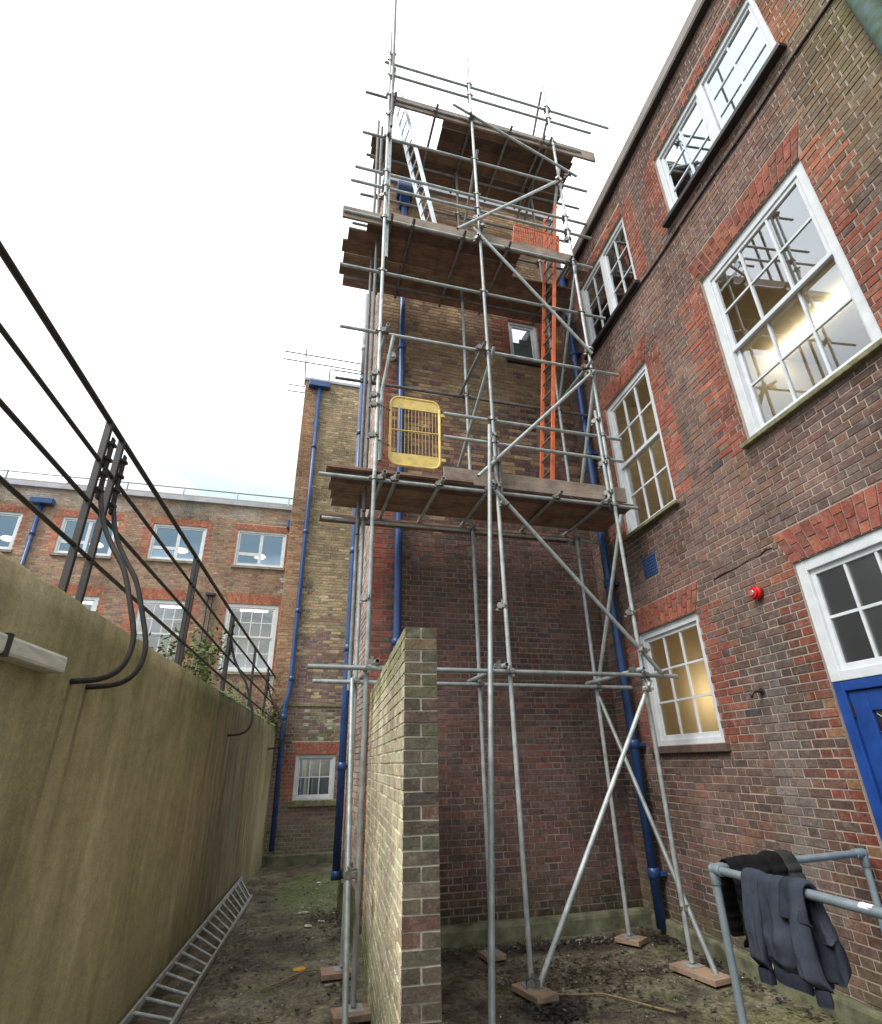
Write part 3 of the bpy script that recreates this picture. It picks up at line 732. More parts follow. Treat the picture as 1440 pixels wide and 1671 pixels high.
sweep('rail', [(.35, VB+.05, 12.35), (.35, VB+.05, 12.80), (.42, VB+.05, 12.84), (1.5, VB+.05, 12.84)], .02, GALV2, rg, 8)
for z in (11.5, 11.75): tube('rail', (-.9, VB+1.5, z+1.4), (-.3, VB+1.5, z+1.4), .018, GALV2, rg)

# ================================================================ FAR BUILDING
far = thing('brick_building', 'long red brick building far back left with white windows and grey eaves', 'building', MT)
VF = 18.0; Mf = Matrix.Translation((0, VF, 0)); items = []
UW = [(-9.75, -8.39, 7.84, 9.07), (-7.30, -5.72, 7.84, 9.07), (-4.70, -3.07, 7.86, 9.09), (-2.10, -.50, 7.84, 9.11)]
LWN = [(-9.7, -8.4, 4.45, 6.56), (-7.2, -5.73, 4.45, 6.56), (-4.62, -3.12, 4.45, 6.56), (-2.10, -.50, 4.45, 6.56)]
FB = [(.26, .165, .11), (.22, .14, .10), (.29, .20, .13), (.26, .20, .125), (.20, .13, .105), (.27, .155, .115)]
FR = [(.36, .115, .065), (.31, .10, .06), (.38, .14, .08)]
def far_col(x, z, r):
    wq = .12 if r % 2 else .30
    for a, b, c, d in UW+LWN:
        if a-wq < x < b+wq and c-.02 < z < d+.02: return jit(random.choice(FR))
    c = random.choice(FB)
    if z > 9.45: g = max(0, min(.8, .45+.8*mnoise.noise(Vector((x*1.1, z*2, 3))))); m = (.30, .28, .25); c = tuple(c[i]*(1-g)+m[i]*g for i in range(3))
    if x > -.6 and z < 7.8 and random.random() < .5: c = (.42, .40, .36)
    return jit(c)
fo = []
for a, b, c, d in UW: fo.append((c, d, lambda z, a=a, b=b: (a, b))); fo.append(arch_cut(a, b, d, .22, .0, .12)); flat_arch(Mf, a, b, d+.002, .216, 0, int((b-a+.24)/.078), lambda i: random.choice(FR), items, over=.12)
for a, b, c, d in LWN: fo.append((c, d, lambda z, a=a, b=b: (a, b))); fo.append(arch_cut(a, b, d, .34, .12)); flat_arch(Mf, a, b, d+.002, .336, .12, int((b-a)/.08), lambda i: random.choice(FR), items)
lay(Mf, -13.5, .3, 2.4, 9.97, fo, far_col, out=items, proud=.006)
commit(far, items, MT, limit=60)
wall_sheet('wall', -13.5, .6, 0, 9.97, UW+LWN, MORT_F, far, Mf, reveal=.14)
boxes('eaves_trim', [(-13.5, .6, VF-.10, VF+.2, 9.97, 10.12)], LEAD, far, None, .01)
mesh_obj('roof', [(-13.5, VF-.02, 10.121), (.6, VF-.02, 10.121), (.6, VF+1.5, 10.93), (-13.5, VF+1.5, 10.93), (.6, VF+6, 10.93), (-13.5, VF+6, 10.93)], [(0, 1, 2, 3), (3, 2, 4, 5)], ROOFT, far)
for i, (a, b, c, d) in enumerate(UW):
    w = window(far, Mf, a, b, c, d, [(0, .5, .33, 1, 1, 1, .01), (0, .5, 0, .33, 1, 1, .01), (.5, 1, 0, 1, 1, 1, .01)], fw=.07, yf=.03, stile=.05, glass=GLASSFAR, sill=(.05, .08, .09))
    r_ = room(far, Mf, a, b, c, d, BLUEROOM, [], depth=3.0, side=.2, up=.6, down=.3)
    V, F = sweep_geo([(a+.45*(b-a)+.12*math.cos(t)*0, 1.2, c+.78+t) for t in (-.07, -.045, 0, .045, .07)], .1, 14, True, [.08, .17, .21, .17, .08])
    mesh_obj('pendant_light', V, F, PEND_L, r_, None, True)
for a, b, c, d in LWN:
    w = window(far, Mf, a, b, c, d, [(0, 1, .5, 1, 4, 2, 0), (0, 1, 0, .5, 4, 2, .04)], fw=.11, stile=.05, barw=.03, glass=GLASS, sill=(.05, .08, .09))
    room(far, Mf, a, b, c, d, CREAM, [(a+.3, b-.4, 1.4, 1.55, d+.15, d+.2)], depth=3.0, side=.2, up=.25, down=.1)
fr = thing('roof_guardrail', 'pale grey handrail along the far building roof edge', 'guardrail', MT)
sweep('rail', [(-13.5, VF-.05, 10.44), (.6, VF-.05, 10.44)], .022, GALV, fr, 8)
for i in range(8): u = -12.6+i*1.72; tube('post', (u, VF-.05, 10.12), (u, VF-.05, 10.47), .024, GALV, fr)
fd = sweep('drainpipe', [(-7.95, VF-.09, 9.35), (-7.95, VF-.09, 2.5)], .06, BLUE, far, 12); fd['label'] = 'blue drainpipe with a hopper between the far windows'
boxes('hopper', [(-8.25, -7.62, VF-.26, VF-.02, 9.36, 9.56)], BLUE, fd, None, .02); tube('collar', (-7.95, VF-.09, 8.35), (-7.95, VF-.09, 8.46), .075, BLUE, fd, False)
boxes('hopper', [(-.53, -.36, VF-.22, VF-.01, 9.25, 9.55)], BLUE, far, None, .02)
tvp = thing('vent_pipes', 'two slim dark vent pipes on the far wall between lower windows', 'pipe', MT)
for du in (0, .13): sweep('pipe', [(-2.68+du, VF-.1, 2.4), (-2.68+du, VF-.1, 6.75)], .03, GUTTER, tvp, 8)
boxes('cowl', [(-2.76, -2.46, VF-.16, VF-.03, 6.75, 6.84)], GUTTER, tvp, None, .01)

# ================================================================ FREE-STANDING WALL
MP = Matrix.Translation((.505, 3.55, 0)) @ Matrix.Rotation(-math.radians(1.45), 4, 'Z')
pier = thing('brick_wall', 'freestanding brick wall end-on in the middle, pale alley face and dark end', 'wall', MP)
PW = .215; PL = 3.72; PZ0 = -.055; items = []
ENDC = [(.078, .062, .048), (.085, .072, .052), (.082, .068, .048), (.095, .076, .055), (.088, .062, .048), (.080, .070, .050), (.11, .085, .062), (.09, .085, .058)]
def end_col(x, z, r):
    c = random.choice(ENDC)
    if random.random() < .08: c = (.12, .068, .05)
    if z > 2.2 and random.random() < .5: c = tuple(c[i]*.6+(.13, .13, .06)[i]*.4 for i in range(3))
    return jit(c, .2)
for r in range(36):
    zb = PZ0+r*.075+.0035; zt = zb+.068
    segs = [(.0, PW)] if r % 2 == 0 else [(0, PW/2-.004), (PW/2+.004, PW)]
    for a, b in segs:
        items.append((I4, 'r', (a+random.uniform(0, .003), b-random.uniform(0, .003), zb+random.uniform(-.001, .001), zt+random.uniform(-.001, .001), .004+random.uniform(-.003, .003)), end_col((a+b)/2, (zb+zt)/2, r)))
MPs = Matrix.Translation((0, 0, 0)) @ Matrix.Rotation(-math.pi/2, 4, 'Z')    # left face: x = -y
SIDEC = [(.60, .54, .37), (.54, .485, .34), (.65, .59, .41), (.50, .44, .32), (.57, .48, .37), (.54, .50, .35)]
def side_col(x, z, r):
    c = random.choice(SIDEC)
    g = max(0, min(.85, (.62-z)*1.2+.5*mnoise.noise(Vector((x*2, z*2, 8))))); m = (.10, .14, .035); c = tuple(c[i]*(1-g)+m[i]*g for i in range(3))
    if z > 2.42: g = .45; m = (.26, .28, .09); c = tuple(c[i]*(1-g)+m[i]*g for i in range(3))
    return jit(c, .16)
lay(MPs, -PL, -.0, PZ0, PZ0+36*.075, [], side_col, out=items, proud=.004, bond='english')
commit(pier, items, MP)
boxes('end_mortar', [(.003, PW-.003, .001, .004, -.3, PZ0+36*.075-.004)], mortar_mat('mortar_pier_shaded', (.42, .39, .31), (.27, .25, .20)), pier)  # pier mortar again, darkened in colour for the shade on the end face
boxes('core', [(.004, PW-.004, .004, PL, -.3, PZ0+36*.075-.004)], MORT_P, pier)

# ================================================================ RETAINING WALL and its railing
rw = thing('retaining_wall', 'tall stained cement-rendered retaining wall along the left', 'wall', ML)
def rwall():
    V = []; F = []; nx, nz = 420, 22; x0, x1 = -8.0, 7.75
    def top(x): return 2.705-.0130*x
    for side in (0, 1):
        for i in range(nx+1):
            x = x0+(x1-x0)*i/nx
            for j in range(nz+1):
                z = -.3+(top(x)+.3)*j/nz
                y = (0 if side == 0 else .28)
                if side == 0: y += .010*mnoise.noise(Vector((x*.9, z*1.3, 0)))+.003*mnoise.noise(Vector((x*6, z*6, 4)))
                if j == nz: y += .012 if side == 0 else -.012
                V.append((x, y, z+(.018*mnoise.noise(Vector((x*5, side*3, 1)))+.010*mnoise.noise(Vector((x*19, side*3, 6))) if j == nz else 0)))
    m = nz+1; S = (nx+1)*m
    for i in range(nx):
        for j in range(nz):
            a = i*m+j; F.append((a, a+m, a+m+1, a+1)); b = S+a; F.append((b, b+1, b+m+1, b+m))
        a = i*m+nz; F.append((a, a+m, S+a+m, S+a))
    for i in (0, nx):
        for j in range(nz):
            a = i*m+j; F.append((a, a+1, S+a+1, S+a) if i == 0 else (a, S+a, S+a+1, a+1))
    mesh_obj('render_face', V, F, RENDERM, rw, None, True)
rwall()
rl = thing('iron_railing', 'black iron railing with curved stays on top of the retaining wall', 'railing', ML)
def rtop(x): return 4.05-.045*(x+2.35) if x < 2.3 else 3.84-.029*(x-2.3)
RY = .15
rails = [0, -.315, -.62, -.94]
for i, dz in enumerate(rails):
    P = [(x, RY, rtop(x)+dz+(.012*(x+2.4)*(-dz)/.94*.6)) for x in [-7+.5*k for k in range(31)]]
    P = [p for p in P if p[0] <= 7.7]
    sweep('rail', P, .021 if i == 0 else .015, BLACK, rl, 8)
def post(x, bold=1):
    zb = 2.69-.0130*x
    boxes('post', [(x-.011*bold, x+.011*bold, RY-.022, RY+.022, zb-.05, rtop(x))], BLACK, rl, None, .003)
    if bold > 1: return
for x in (-6.8, -4.70, -4.55): post(x)
for x in (-2.36, -2.13): post(x, 1.4)
for x in (.10, .21): post(x, 1.1)
for x in (2.27, 2.37): post(x, 1.1)
for x in (4.5, 6.3, 7.55): post(x)
def stay(x, dz=0.0):
    zt = rtop(x)-.12; ze = 2.30-.018*(x+2.3)
    P = [(RY-.01, zt), (RY-.02, zt-.30), (RY-.035, ze+1.20), (.05, ze+1.0), (-.04, ze+.84), (-.145, ze+.68), (-.235, ze+.44), (-.290, ze+.26), (-.285, ze+.13), (-.235, ze+.045), (-.14, ze+.003), (.02, ze-.01)]
    # smooth the path
    Q = []
    for k in range(len(P)-1):
        p0 = P[max(k-1, 0)]; p1_ = P[k]; p2_ = P[k+1]; p3_ = P[min(k+2, len(P)-1)]
        for s in range(4):
            t = s/4
            Q.append(tuple(.5*((2*p1_[d])+(-p0[d]+p2_[d])*t+(2*p0[d]-5*p1_[d]+4*p2_[d]-p3_[d])*t*t+(-p0[d]+3*p1_[d]-3*p2_[d]+p3_[d])*t**3) for d in (0, 1)))
    Q.append(P[-1])
    sweep('stay', [(x+.02, y, z) for y, z in Q], .017, BLACK, rl, 8)
    L = []
    for k in range(4):
        z = zt-.03-k*.12; L += [(x-.030, x+.034, RY-.045, RY+.030, z-.012, z+.012)]
    boxes('clamp', L+[(x-.020, x+.024, RY-.034, RY-.020, zt-.46, zt+.02)], BLACK, rl, None, .003)
for x in (-4.62, -2.31, -2.085, 2.32, 6.33): stay(x)

lmp = thing('wall_batten', 'aged white box batten fitting fixed to the rendered wall, cracked end', 'light fitting', ML)
boxes('body', [(-4.2, -2.62, -.115, -.012, 2.285, 2.375)], LAMPB, lmp, None, .016)
boxes('back_plate', [(-4.2, -2.60, -.012, .01, 2.292, 2.368)], LAMPB, lmp, None, .003)
boxes('clip', [(-3.20, -3.165, -.12, -.012, 2.28, 2.38)], GUTTER, lmp)

# aluminium ladder lying on its side along the retaining wall
def ladder(name, label, a0, a1, b0, b1, nr, mat, rmat, sw=.028, sd=.062, group=None, rung_r=.014):
    """two stiles a0-a1 and b0-b1, nr rungs"""
    t = thing(name, label, 'ladder', None, group)
    a0, a1, b0, b1 = map(Vector, (a0, a1, b0, b1))
    for p, q, oth in ((a0, a1, b0), (b0, b1, a0)):
        d = (q-p).normalized(); s = (oth-p); s = (s-d*s.dot(d)).normalized(); n_ = d.cross(s)
        V = []
        for e in (p, q):
            for (i, j) in ((-.5, -.5), (.5, -.5), (.5, .5), (-.5, .5)): V.append(e+s*sw*i+n_*sd*j)
        o = mesh_obj('stile', V, [(0, 1, 2, 3), (7, 6, 5, 4), (0, 4, 5, 1), (1, 5, 6, 2), (2, 6, 7, 3), (3, 7, 4, 0)], mat, t)
        md = o.modifiers.new('bevel', 'BEVEL'); md.width = .004; md.segments = 2
    for i in range(nr):
        f = (i+.6)/nr; tube('rung', a0.lerp(a1, f), b0.lerp(b1, f), rung_r, rmat, t, False, 10)
    return t
def Lp(s, off, z): return ML @ Vector((s, -off, z))
ladder('ladder', 'dirty aluminium ladder lying on its side against the foot of the retaining wall', Lp(-1.3, .05, .04), Lp(4.70, .05, .22), Lp(-1.3, .42, .03), Lp(4.35, .27, .03), 22, ALUDIRTY, ALUDIRTY, sw=.025, sd=.055)

# ================================================================ SCAFFOLD
scf = thing('scaffold', 'tall independent tube scaffold with three boarded lifts in front of the tower', 'scaffold', MT)
R = .0242
VFt = 5.56; VIn = 6.53
def st(name, p, q, mat=GALV): return tube(name, p, q, R, mat, scf)
CP = None
def coupler_mesh():
    V = []; F = []
    def add(v, f): k = len(V); V.extend(v); F.extend(tuple(i+k for i in g) for g in f)
    def ring(ax, off):
        n = 10; v = []; f = []
        for z in (-.024, .024):
            for i in range(n):
                a = 2*math.pi*i/n; c, s = .033*math.cos(a), .033*math.sin(a)
                v.append((c, s+off, z) if ax == 'z' else (z, s+off, c))
        for i in range(n):
            j = (i+1) % n; f.append((i, j, n+j, n+i))
        f.append(tuple(range(n-1, -1, -1))); f.append(tuple(range(n, 2*n)))
        add(v, f)
    ring('z', 0); ring('x', .052)
    for b in ((-.055, -.030, -.012, .012, -.012, .012), (-.010, .010, .02, .04, .028, .062), (.030, .058, -.010, .008, -.014, .014), (-.012, .012, .07, .098, -.05, -.028)): add(boxv(*b), BF)
    me = bpy.data.meshes.new('coupler'); me.from_pydata(V, [], F); me.materials.append(COUP); return me
CM = coupler_mesh()
def coup(u, v, z, rot=0.0, s=1.12):
    return link('coupler', CM, scf, Matrix.Translation((u, v, z)) @ Matrix.Rotation(rot, 4, 'Z') @ Matrix.Rotation(random.uniform(-.1, .1), 4, 'Z') @ Matrix.Scale(s, 4))
FU = (.755, 2.295, 3.935); IU = (.765, 2.285, 3.885)
# standards (outer, inner, lapped)
for u, zt in zip(FU, (14.15, 14.1, 13.9)):
    st('standard', (u, VFt, .075), (u, VFt, 4.95)); st('standard', (u+.003, VFt+.001, 4.95), (u, VFt, 10.4)); st('standard', (u, VFt, 10.4), (u-.01, VFt, zt+.55))
    for z in (3.42, 9.9): coup(u, VFt, z, 1.2)
for u in IU: st('standard', (u, VIn, .075), (u, VIn, 9.0)); st('standard', (u, VIn, 9.0), (u, VIn, 12.5), GALV2)
st('standard', (.70, 6.60, 2.6), (.70, 6.60, 5.6), GALV2); st('standard', (.70, 5.95, 4.6), (.70, 5.95, 12.3), GALV2); st('standard', (.66, 6.2, 4.4), (.66, 6.2, 12.9), GALV2)
st('standard', (.80, 5.50, 11.6), (.80, 5.50, 17.6), GALV2)
st('standard', (.81, VFt+.055, 8.6), (.81, VFt+.055, 11.9))
st('standard', (FU[2]-.052, VFt+.01, 4.95), (FU[2]-.052, VFt+.01, 6.35)); st('standard', (FU[1]+.054, VFt, 4.7), (FU[1]+.054, VFt, 5.5), GALV2)
for z in (4.95, 5.3, 5.7): coup(FU[1]+.02, VFt, z, .4)
for z in (5.05, 5.5, 6.2): coup(FU[2]-.03, VFt, z, .6)
for z in (11.4, 12.0, 12.6, 13.2, 13.9): coup(FU[0], VFt, z, .3*z)
for z in (6.05, 5.9, 5.45, 6.4): coup(FU[0], VFt, z, 1.6)
# front ledgers and guard rails: (u0, u1, z, v, mat)
FL = [(0.174, 4.342, 2.689, 2.683, 5.510),
      (0.118, 4.311, 4.869, 4.875, 5.610),
      (0.224, 4.431, 7.129, 7.134, 5.610),
      (0.171, 4.385, 8.267, 8.266, 5.610),
      (1.633, 4.260, 5.959, 5.952, 5.610),
      (1.626, 4.223, 5.603, 5.590, 5.610),
      (0.148, 4.324, 9.400, 9.397, 5.610),
      (0.340, 4.564, 12.594, 12.631, 5.610),
      (0.336, 4.521, 11.434, 11.443, 5.610),
      (0.260, 4.466, 10.493, 10.493, 5.610),
      (0.210, 4.414, 10.142, 10.143, 5.610),
      (0.648, 5.361, 13.718, 13.759, 5.610),
      (0.841, 4.891, 13.350, 13.387, 5.610)]
for (u0, u1, z0, z1, v) in FL:
    st('ledger', (u0, v, z0), (u1, v, z1))
    for u in FU:
        if u0 < u < u1:
            f = (u-u0)/(u1-u0); coup(u, VFt, z0+(z1-z0)*f, 0 if v > VFt else math.pi)
IL = [(0.272, 4.374, 2.681, 2.674, 6.480),
      (0.227, 4.254, 4.752, 4.760, 6.580),
      (0.253, 4.487, 7.037, 7.055, 6.580),
      (0.250, 4.496, 9.085, 9.121, 6.580),
      (0.494, 5.017, 12.430, 12.443, 6.580),
      (0.432, 4.615, 11.253, 11.299, 6.580),
      (0.330, 4.548, 10.441, 10.476, 6.580)]
for (u0, u1, z0, z1, v) in IL:
    st('ledger', (u0, v, z0), (u1, v, z1), GALV2 if z0 > 7 else GALV)
    for u in IU:
        if u0 < u < u1: coup(u, VIn, z0+(z1-z0)*(u-u0)/(u1-u0), math.pi if v < VIn else 0)
# transoms under each lift
for zz, us, v0, v1 in ((4.90, (.86, 1.02, 1.57, 2.20, 3.12, 3.82), 5.44, 6.98), (9.36, (.86, 1.20, 2.02, 2.78, 3.86), 5.46, 7.05), (12.55, (.86, 1.62, 2.30, 3.05, 3.72, 3.86), 5.46, 7.0)):
    for u in us: st('transom', (u, v0, zz), (u, v1, zz+.01), GALV2 if zz > 5 else GALV); coup(u, 5.56, zz-.02, math.pi/2, .9)
for z in (2.745, 7.13):
    for u in (.84, 2.21, 3.86): st('transom', (u, 5.42, z), (u, 6.72, z)); coup(u, 5.56, z, math.pi/2)
# braces
for p, q in [((2.241, 5.490, 4.842), (4.130, 5.490, 2.713)),
    ((2.027, 5.490, 5.012), (3.927, 5.490, 7.023)),
    ((2.166, 5.490, 9.521), (3.947, 5.490, 7.350)),
    ((1.899, 5.490, 9.419), (3.926, 5.490, 11.400)),
    ((1.922, 5.490, 12.754), (4.275, 5.490, 11.604)),
    ((3.967, 5.490, 2.629), (2.313, 5.490, 0.037))]:
    st('brace', p, q)
for p in [(2.361, 5.500, 4.668), (3.961, 5.500, 2.959), (2.265, 5.500, 5.286), (3.857, 5.500, 6.983), (2.266, 5.500, 9.382), (3.946, 5.500, 7.441), (2.331, 5.500, 9.645), (3.876, 5.500, 11.344), (2.271, 5.500, 12.556), (4.137, 5.500, 11.653), (3.922, 5.500, 2.530), (2.323, 5.500, 0.086)]: coup(p[0], p[1], p[2], random.uniform(0, 3))
# end frame braces (depth direction)
for (u, z0, z1, va, vb) in ((3.97, 4.70, 2.62, 5.50, 6.60), (3.95, 7.02, 4.80, 5.50, 6.62), (3.93, 9.2, 7.0, 5.5, 6.6), (3.93, 11.7, 9.4, 5.5, 6.7)): st('brace', (u, va, z0), (u-.04, vb, z1))
st('brace', (3.90, 6.62, 2.75), (3.99, 5.30, .02)); coup(3.96, 5.55, .50)
st('brace', (2.36, 5.47, 7.12), (2.20, 6.80, 5.90)); st('brace', (2.34, 5.5, 11.6), (2.20, 6.7, 9.6), GALV2)
st('brace', (.93, 5.50, 7.02), (.80, 5.90, 5.95)); st('brace', (.83, 5.5, 13.4), (.86, 6.7, 12.3), GALV2)
# rakers to the yard
st('raker', (1.409, 4.141, 0.020), (2.209, 5.470, 5.774)); st('raker', (0.645, 5.137, 0.020), (0.715, 6.450, 2.711))
coup(2.23, 5.50, 4.95, .5, 1.1); coup(.69, 5.40, .98, 1.5, 1.0); coup(.70, 5.55, .98, 0.2)
st('raker', (3.82, 5.5, 14.1), (3.70, 6.9, 12.0), GALV2); st('raker', (3.95, 5.5, 13.6), (3.86, 6.9, 12.0), GALV2)
# boards
def board(u0, u1, v0, z, name='board', w=.222, th=.038, tint=1.0, tilt=0.0):
    o = boxes(name, [(-(u1-u0)/2, (u1-u0)/2, -w/2, w/2, -th/2, th/2)], BOARD, scf, Matrix.Translation(((u0+u1)/2, v0+w/2, z+th/2+random.uniform(0, .006))) @ Matrix.Rotation(random.uniform(-.004, .004)+tilt, 4, 'Z'), .004)
    k = tint*random.uniform(.5, 1.35); o.color = (k*1.03, k*random.uniform(.88, 1.0), k*random.uniform(.80, .98), 1); return o
z = 4.93
for i, (a, b) in enumerate(((.27, 4.33), (.26, 4.35), (.30, 4.37), (.33, 4.38))): board(a, b, 5.68+i*.229, z, tint=1.05)
board(.21, 3.95, 6.735, 4.85, tint=.95); board(.20, 2.0, 5.60, 4.972, tint=.8)
z = 9.39
board(.52, 3.04, 5.655, z, tint=.75); board(.25, 3.06, 5.885, z, tint=.8)
for i, (a, b) in enumerate(((.18, 4.25), (.22, 4.35), (.18, 4.3), (.26, 4.4))): board(a, b, 6.115+i*.229, z, tint=(1.15, .8, .65, .85)[i])
board(3.98, 4.30, 5.70, z, tint=.7)
z = 12.58
board(1.79, 4.45, 5.60, z, tint=.6); board(1.80, 4.5, 5.83, z, tint=.65); board(1.80, 4.52, 6.055, z, tint=.6)
for i, (a, b) in enumerate(((.56, 4.55), (.58, 4.58), (.66, 4.62))): board(a, b, 6.19+.095+i*.229, z, tint=(.6, .75, .6)[i])
def toe(u0, u1, v, z, h=.215):
    o = boxes('toe_board', [(-(u1-u0)/2, (u1-u0)/2, -.019, .019, -h/2, h/2)], TOE, scf, Matrix.Translation(((u0+u1)/2, v, z+h/2)), .004)
    k = random.uniform(.85, 1.1); o.color = (k, k*.98, k*.95, 1)
toe(1.63, 4.20, 5.655, 4.965); toe(.13, .74, 5.645, 9.30, .24); toe(.76, 3.98, 5.640, 9.38, .24); toe(.80, 4.88, 5.640, 12.50, .27); toe(3.9, 4.35, 6.9, 9.42)
# base plates and sole boards
def base(u, v, su, sv, rot, uo, vo):
    pd = boxes('sole_board', [(-su/2, su/2, -sv/2, sv/2, 0, .045)], PADM, scf, Matrix.Translation((u, v, .008)) @ Matrix.Rotation(rot, 4, 'Z'), .004); pd.color = (1, .9, .82, 1)
    bpz = boxes('base_plate', [(uo-.075, uo+.075, vo-.075, vo+.075, .054, .062)], ALUDIRTY, scf)
    tube('spigot', (uo, vo, .06), (uo, vo, .14), .018, COUP, scf, False)
base(FU[0]-.02, VFt-.02, .30, .22, .05, FU[0], VFt); base(FU[1]+.0, VFt-.06, .22, .38, .22, FU[1], VFt); base(FU[2]-.02, VFt-.12, .23, .52, .18, FU[2], VFt)
base(IU[0]-.05, VIn, .30, .22, 0, IU[0], VIn); base(IU[1], VIn, .22, .22, .1, IU[1], VIn); base(IU[2]+.02, VIn, .23, .28, .55, IU[2], VIn)
# yellow ladder gate
g = boxes('ladder_gate', [(1.0, 1.01, 5.70, 5.71, 5.0, 5.01)], YEL, scf)
g['label'] = 'yellow safety gate beside the left standard'
def rrect(x0, x1, z0, z1, r, y, n=6):
    P = []
    for cx, cz, a0 in ((x1-r, z1-r, 0), (x0+r, z1-r, 90), (x0+r, z0+r, 180), (x1-r, z0+r, 270)):
        for i in range(n+1): a = math.radians(a0+90*i/n); P.append((cx+r*math.cos(a), y, cz+r*math.sin(a)))
    P.append(P[0]); return P
GX0, GX1, GZ0, GZ1 = .955, 1.60, 5.16, 6.18
sweep('gate_frame', rrect(GX0, GX1, GZ0, GZ1, .11, 5.70), .018, YEL, g, 8)
def panel(z0, z1, topside):
    r = .10; P = rrect(GX0+.01, GX1-.01, GZ0+.01, GZ1-.01, r, 0)
    pts = [p for p in P[:-1] if z0-.001 <= p[2] <= z1+.001]
    xs = (GX0+.01, GX1-.01)
    if topside: poly = [(xs[1], z0)]+[(p[0], p[2]) for p in pts]+[(xs[0], z0)]
    else: poly = [(xs[0], z1)]+[(p[0], p[2]) for p in pts]+[(xs[1], z1)]
    n_ = len(poly); V = [(x, 5.694, z) for x, z in poly]+[(x, 5.706, z) for x, z in poly]
    F = [tuple(range(n_)), tuple(range(2*n_-1, n_-1, -1))]+[(i, (i+1) % n_, n_+(i+1) % n_, n_+i) for i in range(n_)]
    mesh_obj('gate_panel', V, F, YEL, g)
panel(GZ1-.17, GZ1, True); panel(GZ0, GZ0+.17, False)
tube('gate_bar', (GX0, 5.70, 5.67), (GX1, 5.70, 5.68), .010, YEL, g, False)
for i in range(13): x = GX0+.05+i*.0455; tube('gate_wire', (x, 5.70, GZ0+.16), (x, 5.70, GZ1-.16), .003, YEL, g, False, 6)
tube('hinge_post', (GX0-.085, 5.66, 5.25), (GX0-.085, 5.66, 6.08), .017, TWIG if False else simple('rusty_tube', (.30, .13, .06), .6, .2, .3, 20), g, False)
tube('hinge_post', (GX0-.13, 5.64, 5.15), (GX0-.13, 5.64, 6.2), R, GALV, g)
for z in (5.42, 5.95): tube('hinge_arm', (FU[0], 5.58, z), (GX0, 5.70, z), .010, COUP, g, False)
for z in (5.30, 5.98): boxes('latch', [(GX1+.015, GX1+.075, 5.69, 5.71, z-.02, z+.02)], YEL, g)
me_ = g.data; g.data = mesh_obj('tmp', boxv(GX0-.02, GX0-.005, 5.69, 5.71, 5.5, 5.6), BF, YEL).data
bpy.data.objects.remove(bpy.data.objects['tmp']); 

# ladders on the scaffold
def Tt(u, v, z): return T(u, v, z)
ladder('ladder', 'orange fibreglass ladder rising from the first lift through the second', Tt(3.15, 5.76, 4.98), Tt(3.93, 5.80, 11.15), Tt(3.14, 6.08, 4.98), Tt(3.86, 6.10, 11.10), 22, ORANGE, GALV2, sw=.026, sd=.058)
ladder('ladder', 'silver aluminium ladder from the second lift to the top lift', Tt(1.68, 5.78, 9.43), Tt(1.02, 5.78, 13.15), Tt(1.64, 6.09, 9.43), Tt(.98, 6.09, 13.15), 14, ALU, ALU, sw=.028, sd=.07)
om = thing('orange_barrier', 'orange plastic barrier mesh stood behind the second lift toe board', 'barrier', MT)
V, F = [], []
for k in range(26):
    u = 2.98+k*.033
    V2 = [(u, 5.80, 9.60), (u+.013, 5.80, 9.60), (u+.13, 5.83, 10.34-.03*(k/26)), (u+.117, 5.83, 10.34-.03*(k/26)), (u, 5.812, 9.60), (u+.013, 5.812, 9.60), (u+.13, 5.842, 10.34-.03*(k/26)), (u+.117, 5.842, 10.34-.03*(k/26))]
    n0 = len(V); V += V2; F += [tuple(i+n0 for i in f) for f in [(0, 1, 2, 3), (7, 6, 5, 4), (0, 4, 5, 1), (1, 5, 6, 2), (2, 6, 7, 3), (3, 7, 4, 0)]]
mesh_obj('slats', V, F, ORANGE, om)
tube('top_bar', (3.07, 5.835, 10.34), (3.92, 5.835, 10.31), .014, ORANGE, om, False); tube('end_bar', (2.96, 5.81, 9.60), (3.07, 5.84, 10.34), .014, ORANGE, om, False)
tube('end_bar', (3.82, 5.81, 9.60), (3.92, 5.84, 10.31), .014, ORANGE, om, False)

# ================================================================ HANDRAIL, CLOTHES
hr = thing('handrail', 'blue-grey key clamp tube handrail in the near right corner', 'handrail')
P1 = Vector((2.589, 3.742, 1.16)); P2 = Vector((4.005, 3.965, 1.16)); PA = Vector((2.565, 1.3, 1.16))
RR = .0242
tube('rail', P1, PA, RR, KEY, hr, True, 20); tube('rail', P1, P2+(P2-P1).normalized()*.035, RR, KEY, hr, True, 20)
tube('post', Vector((P1.x, P1.y, 0)), P1, RR, KEY, hr, True, 20); tube('post', Vector((P2.x, P2.y, 0)), P2, RR, KEY, hr, True, 20)
tube('post', Vector((PA.x, PA.y, 0)), PA, RR, KEY, hr, True, 20)
for p, dirs in ((P1, ((PA-P1).normalized(), (P2-P1).normalized(), Vector((0, 0, -1)))), (P2, ((P1-P2).normalized(), Vector((0, 0, -1))))):
    for d in dirs: tube('clamp', p-d*.012, p+d*.085, .0315, KEY, hr, False, 20)
    V, F = sweep_geo([p+Vector((0, 0, z)) for z in (-.033, -.028, -.012, .008, .024, .031)], .03, 18, True, [.012, .026, .034, .034, .022, .006]); mesh_obj('elbow', V, F, KEY, hr, None, True)
q = P1+(PA-P1)*.415
Vs, Fs = [], []
for i in range(7):
    for s in (0, 1):
        a = math.radians(150-i*22); Vs.append((q.x-.0255*math.cos(a)*1.0*-1 if False else q.x-.0255*math.cos(a-math.pi/2+math.pi/2)*-1*-1, q.y-.07*s+.035-.12, q.z+.0255*math.sin(a)))
